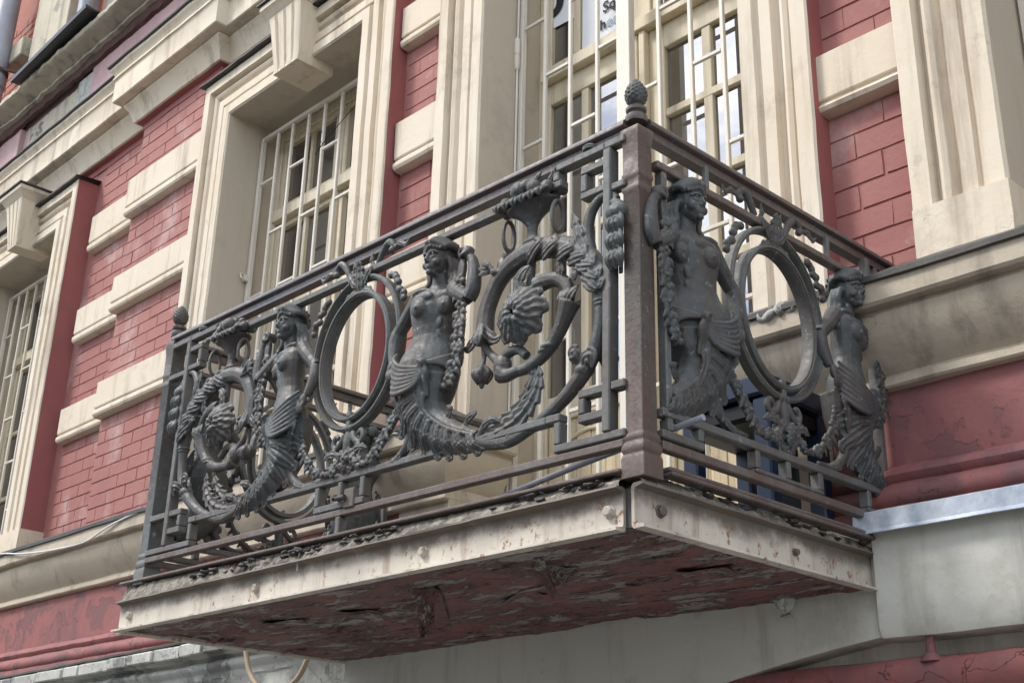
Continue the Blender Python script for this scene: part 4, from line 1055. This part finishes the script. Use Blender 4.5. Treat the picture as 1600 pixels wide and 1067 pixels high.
# ---------------------------------------------------------------- the big scroll beside the figure
def scroll_mesh():
    c = Clay()
    main = [(.560, .200), (.640, .178), (.714, .170), (.790, .188), (.860, .214), (.926, .252), (.985, .302), (1.022, .355), (1.040, .42), (1.044, .475)]
    c.tube(main, [.022, .020, .019, .017, .018, .020, .023, .021, .019, .020], n=7)
    for z_, r_ in ((.480, .027), (.470, .024)): c.ell((1.044, 0, z_), (r_, r_, .006))
    c.ell((.985, 0, .305), (.030, .028, .020), rot=Matrix.Rotation(.8, 3, 'Y').to_quaternion() if False else None)
    for a, b in (((.985, .0, .315), (.965, .026, .352)), ((.990, .008, .31), (1.035, .030, .325)), ((.975, -.01, .31), (1.02, -.03, .35))):
        mid = ((a[0]+b[0])/2, (a[1]+b[1])/2+.012, (a[2]+b[2])/2+.010); c.leaf([a, mid, b, (b[0]-.004, b[1]-.006, b[2]-.03)], .026, .010, 2, .3)
    arc = [(1.044, .485), (1.040, .535), (1.010, .598), (.940, .660), (.840, .700), (.735, .700), (.655, .662), (.608, .590), (.598, .525), (.600, .480)]
    c.tube(arc, [.025, .031, .036, .035, .033, .032, .029, .028, .031, .036], n=8, flat=.9)
    Q = catmull([(a, 0, b) for a, b in arc], 12); nQ = len(Q)
    for k in range(7):                                                   # rounded leaf lobes on the upper right of the arc
        i = int((.04+.068*k)*(nQ-1)); p = Q[i]; q = Q[min(nQ-1, i+10)]; T = (q-p)/np.linalg.norm(q-p); No = np.array([T[2], 0, -T[0]]); cen = np.array([.82, 0, .56]); inn_ = No if np.dot(cen-p, No) > 0 else -No
        a = p-inn_*.008+np.array([0, .030, 0]); b = a+T*.022+inn_*.018+np.array([0, .004, 0]); e = b+T*.026+inn_*.016+np.array([0, -.012, 0])
        c.leaf([a, b, e, e+T*.008-np.array([0, .012, 0])], .021, .011, 2, .12, n=7)
        a = p-inn_*.012+np.array([0, .026, 0]); e = a+T*.040-inn_*.018+np.array([0, -.014, 0]); c.leaf([a, (a+e)/2+np.array([0, .006, 0]), e], .014, .008, 2, .12, n=6)
    for sg in (-1, 1): c.leaf([(.600, .010, .53), (.600+sg*.022, .016, .50), (.600+sg*.055, .014, .474), (.600+sg*.078, .010, .482)], .020, .008, 2, .2)
    c.leaf([(.600, .020, .53), (.604, .034, .49), (.606, .036, .462)], .024, .009, 2, .2)
    # tall leaf and C scroll towards the corner
    c.tube([(1.030, .0, .545), (1.008, .002, .62), (.995, .002, .69), (1.005, .002, .745), (1.040, .002, .780), (1.080, .002, .778), (1.098, .002, .755)], [.022, .020, .018, .016, .014, .013, .012], n=8)
    c.leaf([(1.010, .014, .59), (.985, .020, .65), (.968, .020, .71), (.950, .018, .765)], .026, .009, 4, .45)
    c.leaf([(.975, .010, .63), (.945, .014, .665), (.930, .012, .70)], .018, .008, 3, .4)
    # the tail leaf of the figure, curling up inside
    TL = [(.585, .008, .198), (.660, .010, .196), (.735, .010, .212), (.795, .012, .248), (.828, .012, .300), (.832, .012, .352)]
    c.leaf([TL[0], TL[1], TL[2], TL[3], TL[4], TL[5]], .040, .013, 9, .42, n=12)
    c.leaf([(.600, .0, .210), (.650, -.006, .225), (.715, -.006, .240), (.765, -.004, .275), (.795, 0, .325), (.800, 0, .372)], .034, .011, 7, .45, n=12)
    c.leaf([(.60, .012, .20), (.63, .02, .228), (.665, .022, .236), (.69, .018, .225)], .016, .008, 3, .4)
    # inner spiral
    c.tube([(.600, 0, .470), (.628, 0, .438), (.668, 0, .402)], [.014, .012, .018])
    c.ell((.676, .0, .392), (.030, .026, .034)); 
    c.tube([(.676, 0, .37), (.700, .004, .358), (.745, .004, .362)], [.030, .020, .016])
    c.tube([(.672, .0, .41), (.700, .0, .425), (.74, 0, .424), (.772, 0, .398)], [.018, .016, .014, .014])
    inn = [(.735, .362), (.786, .365), (.845, .390), (.890, .435), (.915, .480), (.930, .512)]
    c.tube(inn, [.017, .018, .019, .021, .026, .034], n=7); c.ell((.857, 0, .402), (.029, .027, .012)); c.ell((.846, 0, .392), (.027, .025, .009))
    for sg in (-1, 0, 1): c.leaf([(.918, .018*(sg == 0)+.004, .490), (.930+sg*.016, .020, .520), (.940+sg*.034, .014, .545)], .018, .008, 2, .2)
    c.tube([(.920, 0, .50), (.926, 0, .548), (.895, 0, .585), (.850, .004, .596), (.808, .010, .590)], [.018, .019, .021, .024, .026], n=7)
    c.leaf([(.900, .01, .575), (.908, .018, .610), (.902, .022, .645)], .020, .008, 3, .4)
    # rosette: a drooping sunflower like boss
    rc = (.768, .022, .512)
    c.ell((rc[0], rc[1]-.008, rc[2]), (.068, .038, .064))
    for ring_, (n_, R_, l_) in enumerate(((8, .066, .014), (7, .044, .013), (5, .024, .012))):
        for k in range(n_):
            a = 2*math.pi*k/n_+ring_*.35; e = (rc[0]+math.cos(a)*(R_+l_), rc[1]+.004+.014*ring_, rc[2]+math.sin(a)*(R_+l_)*.92); b = (rc[0]+math.cos(a)*R_*.45, rc[1]+.018+.010*ring_, rc[2]+math.sin(a)*R_*.45)
            mid = tuple((x+y)/2+(.010 if i == 1 else 0) for i, (x, y) in enumerate(zip(b, e)))
            c.leaf([b, mid, e, (e[0], e[1]-.018, e[2]-.004)], .036-.005*ring_, .0110, 1, .05, n=6); c.ell((e[0], e[1]-.006, e[2]), (.018-.003*ring_, .010, .018-.003*ring_), seg=8, rings=5)
    c.ell((rc[0]+.012, rc[1]+.034, rc[2]+.008), (.016, .014, .016))
    c.leaf([(.790, .02, .56), (.760, .030, .60), (.772, .030, .635), (.800, .026, .650)], .024, .009, 2, .3)
    # vase stem down to the rosette
    c.tube([(.780, .0, .700), (.780, .0, .64), (.778, .004, .57)], [.014, .013, .015])
    # bud, shell, pod, sprig
    c.tube([(.600, .0, .468), (.599, .0, .435), (.598, .004, .410)], [.012, .008, .009]); c.ell((.598, .004, .382), (.030, .030, .026)); c.ell((.598, .004, .356), (.009, .009, .014))
    for k in range(6):
        a = 2*math.pi*k/6; c.leaf([(.598+.010*math.cos(a), .004+.010*math.sin(a), .408), (.598+.031*math.cos(a), .004+.031*math.sin(a), .386), (.598+.016*math.cos(a), .004+.016*math.sin(a), .356)], .010, .006, 1, .1, n=5, twist=a+math.pi/2)
    for k in range(7):
        a = math.radians(-20+40*k); c.leaf([(.632, .012, .688), (.632-.022*math.cos(a*.6), .030, .690+.018*math.sin(a)), (.632-.050*math.cos(a*.6), .026, .694+.034*math.sin(a))], .011, .006, 1, .1, n=5)
    c.ell((.662, .0, .700), (.020, .016, .026)); c.ell((.680, .0, .728), (.018, .014, .020))
    c.tube([(.918, .0, .545), (.935, .004, .580), (.962, .006, .590)], [.006, .006, .006])
    for a, b in (((.965, .01, .595), (.985, .016, .618)), ((.965, .012, .585), (.992, .022, .570)), ((.962, .016, .578), (.972, .03, .552))): c.leaf([a, ((a[0]+b[0])/2, .03, (a[2]+b[2])/2+.006), b], .018, .010, 1, .1)
    # bell and husk drop by the vertical bar
    c.ell((1.104, .006, .712), (.036, .034, .028)); c.tube([(1.072, .004, .738), (1.092, .010, .745), (1.118, .006, .730), (1.120, .004, .708)], [.010, .012, .012, .010])
    for k in range(3):
        z_ = .672-.050*k
        for sx in (-1, 0, 1): c.leaf([(1.110, .012, z_+.028), (1.110+sx*.017, .030, z_+.006), (1.110+sx*.016, .018, z_-.026)], .017, .012, 1, .1, n=6)
    c.tube([(1.110, 0, .70), (1.110, 0, .54)], [.008, .006])
    return c.bake('scroll', .0026, 1)
def vase_mesh():
    c = Clay(); m = c.mb
    m.lathe([(0, .690), (.030, .692), (.034, .702), (.030, .712), (.020, .716), (.018, .724), (.030, .732), (.032, .740), (.020, .748), (.017, .765), (.020, .785), (.030, .800), (.046, .816), (.068, .832), (.088, .842), (.092, .850), (.08, .850), (0, .852)], (.780, 0, 0), 24)
    m.v = [(.780+(a-.780)*1.05, b_*.62, c_) for a, b_, c_ in m.v]
    rr = random.Random(12)
    for k in range(34):
        t = rr.uniform(-1, 1); u = .776+t*.112; z_ = .862+(.055*(1-t*t))*rr.random(); d_ = rr.uniform(-.045, .055)*(1-.5*abs(t)); r = rr.uniform(.011, .019)
        c.ell((u, d_, z_), (r, r*.95, r*.95), seg=10, rings=6)
    c.ell((.760, .042, .888), (.030, .028, .028)); c.ell((.815, .038, .882), (.023, .022, .022)); c.ell((.700, .035, .868), (.020, .02, .02)); c.ell((.860, .03, .872), (.020, .02, .02))
    for k in range(6):
        u = .695+.034*k; c.leaf([(u, .040, .866), (u-.003, .066, .852), (u-.006, .062, .834)], .022, .009, 2, .15, n=6)
    c.leaf([(.83, 0, .88), (.86, .01, .91), (.875, .01, .935)], .014, .008, 3, .4); c.leaf([(.79, 0, .90), (.80, .01, .925), (.82, .01, .94)], .013, .008, 3, .4)
    return c.bake('fruit_vase', .0026, 1)
def handle_mesh():
    m = MB(); m_pts = [(0, .017*math.sin(t)*1.3, -.046*math.cos(t)) for t in [2*math.pi*k/22 for k in range(22)]]
    P = [[(p[0]+.0062*math.cos(a), p[1]*(1+.006/.02*math.sin(a)*0)+.0062*math.sin(a)*(p[1]/.0221), p[2]+.0062*math.sin(a)*(p[2]/.046)) for a in [2*math.pi*k/8 for k in range(8)]] for p in m_pts]
    m.grid(P, close_u=True, close_v=True); me = m.mesh('ring_handle'); me.materials.append(M['iron']); return me

FIG = figure_mesh(); FIGS = figure_mesh(True); G1, G2, G3 = garland_meshes()
RIN = ring_mesh(.172, .210, .0, .588, .0095, .020, 'oval_ring', M['iron'])
ROUT = ring_mesh(.217, .254, .0, .602, .009, .016, 'outer_ring', M['iron'])
CREST = crest_mesh(); SCR = scroll_mesh(); VAS = vase_mesh(); HND = handle_mesh()

def bars(L, mat, bevel=.003):
    """flat bars given as boxes (u0,u1,d0,d1,z0,z1) -> mesh"""
    m = MB(); boxes(m, L); me = m.mesh('bar', bevel=bevel); me.materials.append(mat); return me
def bar(F, b, name='bar', mat=None, par=None, label=None):
    me = bars([b], mat or M['ironbar']); me.name = name; return place(me, name, F, False, par, label)

def centre_module(F, side=False):
    for mir in (False, True):
        f = place(FIGS if side else FIG, 'figure', F, mir, None); 
        place(G1, 'garland', F, mir); place(G2, 'swag', F, mir)
    ri = place(RIN, 'oval_ring', F); place(ROUT, 'oval_ring', F); place(CREST, 'crest', F); place(G3, 'bouquet', F)
    bar(F, (-.010, .010, -.008, .012, .795, .86), 'ring_tie'); bar(F, (-.010, .010, -.010, .020, .340, .400), 'ring_tie')
    for s_ in (-1, 1):
        m = MB(); m.lathe([(0, -.005), (.006, -.004), (.006, .003), (0, .004)], (0, 0, 0), 8)
centre_module(FRONT); centre_module(SIDE, True); centre_module(LEFT, True)

RF, RB = -.015, .017
# front panel: scrolls, vases, frets and rails
for mir in (False, True):
    place(SCR, 'scroll', FRONT, mir); v = place(VAS, 'fruit_vase', FRONT, mir)
    for u in (.690, .884):
        o = place(HND, 'ring_handle', FRONT @ Matrix.Translation(((-u if mir else u), .006, .780)), False, v)
    q = -1 if mir else 1; e = 1.135 if not mir else 1.205
    def B4(a, b, z0, z1, name='fret_bar', mat=None, d0=RF, d1=RB): bar(FRONT, (min(q*a, q*b), max(q*a, q*b), d0, d1, z0, z1), name, mat)
    B4(1.062, 1.088, .120, .912, 'upright_bar', None, -.018, .020)
    B4(.884, 1.065, .913, .935, 'rail_bar'); B4(1.0, e, .9131, .9349, 'rail_bar', None, RF+.001, RB-.001) if False else B4(1.065, e, .913, .935, 'rail_bar')
    B4(.872, .894, .884, .912); B4(.863, .905, .862, .8835, 'rail_bar')
    B4(.978, 1.065, .865, .887); B4(.978, 1.000, .812, .864); B4(.978, 1.065, .790, .811); B4(1.089, e, .780, .801)
    B4(.978, 1.065, .225, .247); B4(.978, 1.000, .183, .224); B4(.978, 1.065, .160, .182); B4(1.089, e, .225, .247)
    B4(.894, e, .098, .119, 'rail_bar'); B4(.894, .916, .120, .180); B4(.865, .916, .1805, .202, 'rail_bar', None, RF, RB+.002)
    m_ = MB(); m_.lathe([(0, .0), (.022, .003), (.024, .012), (.014, .020), (0, .023)], (q*1.0, 0, .937), 12); me = m_.mesh('knob'); me.materials.append(M['iron']); place(me, 'knob', FRONT)
bar(FRONT, (-.863, .863, RF, RB, .862, .8835), 'rail_bar'); bar(FRONT, (-.865, .865, RF, RB, .1805, .202), 'rail_bar')
bar(FRONT, (-1.20, 1.13, -.013, .015, .072, .0935), 'rail_bar', M['ironrust'])
for a, b, z0, z1 in ((-.150, -.128, .118, .180), (.080, .102, .118, .180), (-.150, .102, .096, .1175), (-.030, -.010, .118, .180), (-.030, -.008, .018, .071)): bar(FRONT, (a, b, RF, RB-.001, z0, z1), 'fret_bar')
cl = bar(FRONT, (.012, .062, .013, .021, .090, .150), 'clamp_plate', M['beam'])
m_ = MB(); m_.tube([(-.015, .030, .122), (.03, .030, .122)], .008, 8); m_.tube([(-.018, .030, .122), (-.022, .030, .130)], .011, 8); me = m_.mesh('clamp_screw'); me.materials.append(M['flash']); place(me, 'clamp_screw', FRONT, False, cl)
# foot bars
bar(FRONT, (-1.36, 1.125, -.022, .024, .008, .0185), 'foot_bar', M['ironrust'])
bar(SIDE, (-.51, .50, -.016, .022, .030, .0415), 'foot_bar', M['ironrust']); bar(SIDE, (-.51, .50, -.010, .030, .018, .0285), 'foot_bar', M['ironrust'])

# side panels
for F, zc in ((SIDE, .012), (LEFT, -.0)):
    bar(F, (-.525, .53, RF, RB, .857, .879), 'rail_bar', M['ironrust']); bar(F, (-.525, .56, RF, RB, .168, .190), 'rail_bar', M['ironbar'])
    bar(F, (-.525, .57, -.013, .015, .082, .105), 'rail_bar', M['ironrust'])
    for a, b, z0, z1 in ((-.525, -.362, .113, .134), (-.384, -.362, .135, .167), (-.505, -.485, .135, .167), (-.145, -.125, .118, .167), (-.145, .17, .106, .1175), (.148, .17, .118, .167), (-.005, .015, .118, .167), (.40, .42, .118, .167), (.40, .56, .106, .1175)): bar(F, (a, b, RF, RB-.001, z0, z1), 'fret_bar')
    bar(F, (-.505, -.483, -.014, .014, .191, .856), 'upright_bar')
    bar(F, (.508, .532, -.014, .014, .13, .955), 'upright_bar')
    for s_ in (-1, 1):
        bar(F, (s_*.30-.008, s_*.30+.008, -.006, .010, .880, .955), 'rail_tie')

# posts with mouldings and finials
def post(x, y, z0, htop, mat, label=None, sc=1.):
    P_ = []
    m = MB(); h = .0275*sc
    prof = [(h*1.32, 0), (h*1.32, .050), (h*1.26, .056), (h*1.16, .062), (h*1.30, .070), (h*1.30, .080), (h*1.18, .088), (h*1.10, .094), (h*1.18, .100), (h*1.18, .108), (h, .116), (h, .770), (h*1.10, .775), (h*1.10, .785), (h, .790), (h, .808), (h*1.10, .813), (h*1.10, .823), (h, .828), (h, .905), (h*1.05, .915), (h*1.10, .93), (h*1.16, .944), (h*1.16, .956), (h*1.05, .962)]
    rows = [[(x+sx*r, y+sy*r, z0+z*htop) for sx, sy in ((-1, -1), (1, -1), (1, 1), (-1, 1))] for r, z in prof]
    m.grid(rows, close_v=True); m.f.append((0, 1, 2, 3)); m.m.append(0); n = len(m.v); m.f.append((n-4, n-3, n-2, n-1)); m.m.append(0)
    o = m.build('post', mat, RL, bevel=.0018, wob=.0006, wfreq=30, angle=30)
    if label: o['label'] = label
    for sx in (-1, 1):                                             # drill holes / screws up the post
        pass
    m = MB(); zt = z0+.995*htop
    m.lathe([(.0, -.012), (.028, -.010), (.031, 0), (.030, .008), (.024, .014), (.022, .018), (.028, .024), (.029, .032), (.021, .038), (.016, .041), (.018, .045), (.0, .046)], (x, y, zt), 24)
    b_ = m.build('finial_base', M['rail'], RL)
    m = MB(); rows = []
    nzs, ns_ = 34, 36; zc = zt+.044
    for i in range(nzs+1):
        t = i/nzs; r0 = .0295*math.sin(math.pi*min(1, t*.93+.07)**.78)**.72 if 0 < t < 1 else .0; row = []
        for j in range(ns_):
            a = 2*math.pi*j/ns_; s1 = (t*6.5+8*j/ns_) % 1; s2 = (t*6.5-8*j/ns_) % 1
            bmp = .0045*(min(s1, 1-s1)+min(s2, 1-s2)-.35)*1.6*math.sin(math.pi*t)**.5
            row.append((x+(r0+bmp)*math.cos(a), y+(r0+bmp)*math.sin(a), zc+.084*t))
        rows.append(row)
    m.grid(rows, close_v=True); m.build('pine_cone_finial', M['iron'], RL, angle=50)
post(0, 0, -.010, 1.0, M['ironpost'], 'rust brown square corner post')
post(-2.392, 0, .028, 1.0, M['ironbar'])
# handrails: rounded cap over a flat bar
def handrail(p0, p1, name='handrail'):
    a, b = Vector(p0), Vector(p1); d = (b-a).normalized(); s_ = d.cross(Vector((0, 0, 1))).normalized()
    sec = [(-.030, -.006), (-.031, 0), (-.027, .010), (-.016, .017), (0, .020), (.016, .017), (.027, .010), (.031, 0), (.030, -.006), (.024, -.010), (.017, -.012), (.017, -.036), (-.017, -.036), (-.017, -.012), (-.024, -.010)]
    n = 14; m = MB()
    m.grid([[tuple(a+(b-a)*i/n+s_*x+Vector((0, 0, y))) for x, y in sec] for i in range(n+1)], close_v=True)
    k = len(sec); L = len(m.v); m.f += [tuple(range(k)), tuple(range(L-k, L))]; m.m += [0, 0]
    return m.build(name, M['rail'], RL, angle=38)
handrail((-2.385, -.002, .996), (-.020, -.002, .972))
hr = handrail((.0, .025, .976), (.0, 1.30, .976)); handrail((-2.40, .02, .998), (-2.40, 1.30, .998))
m = MB(); m.box(-.016, .016, 1.155, 1.175, .865, .945); m.build('rail_tie', M['ironrust'], RL, bevel=.002)
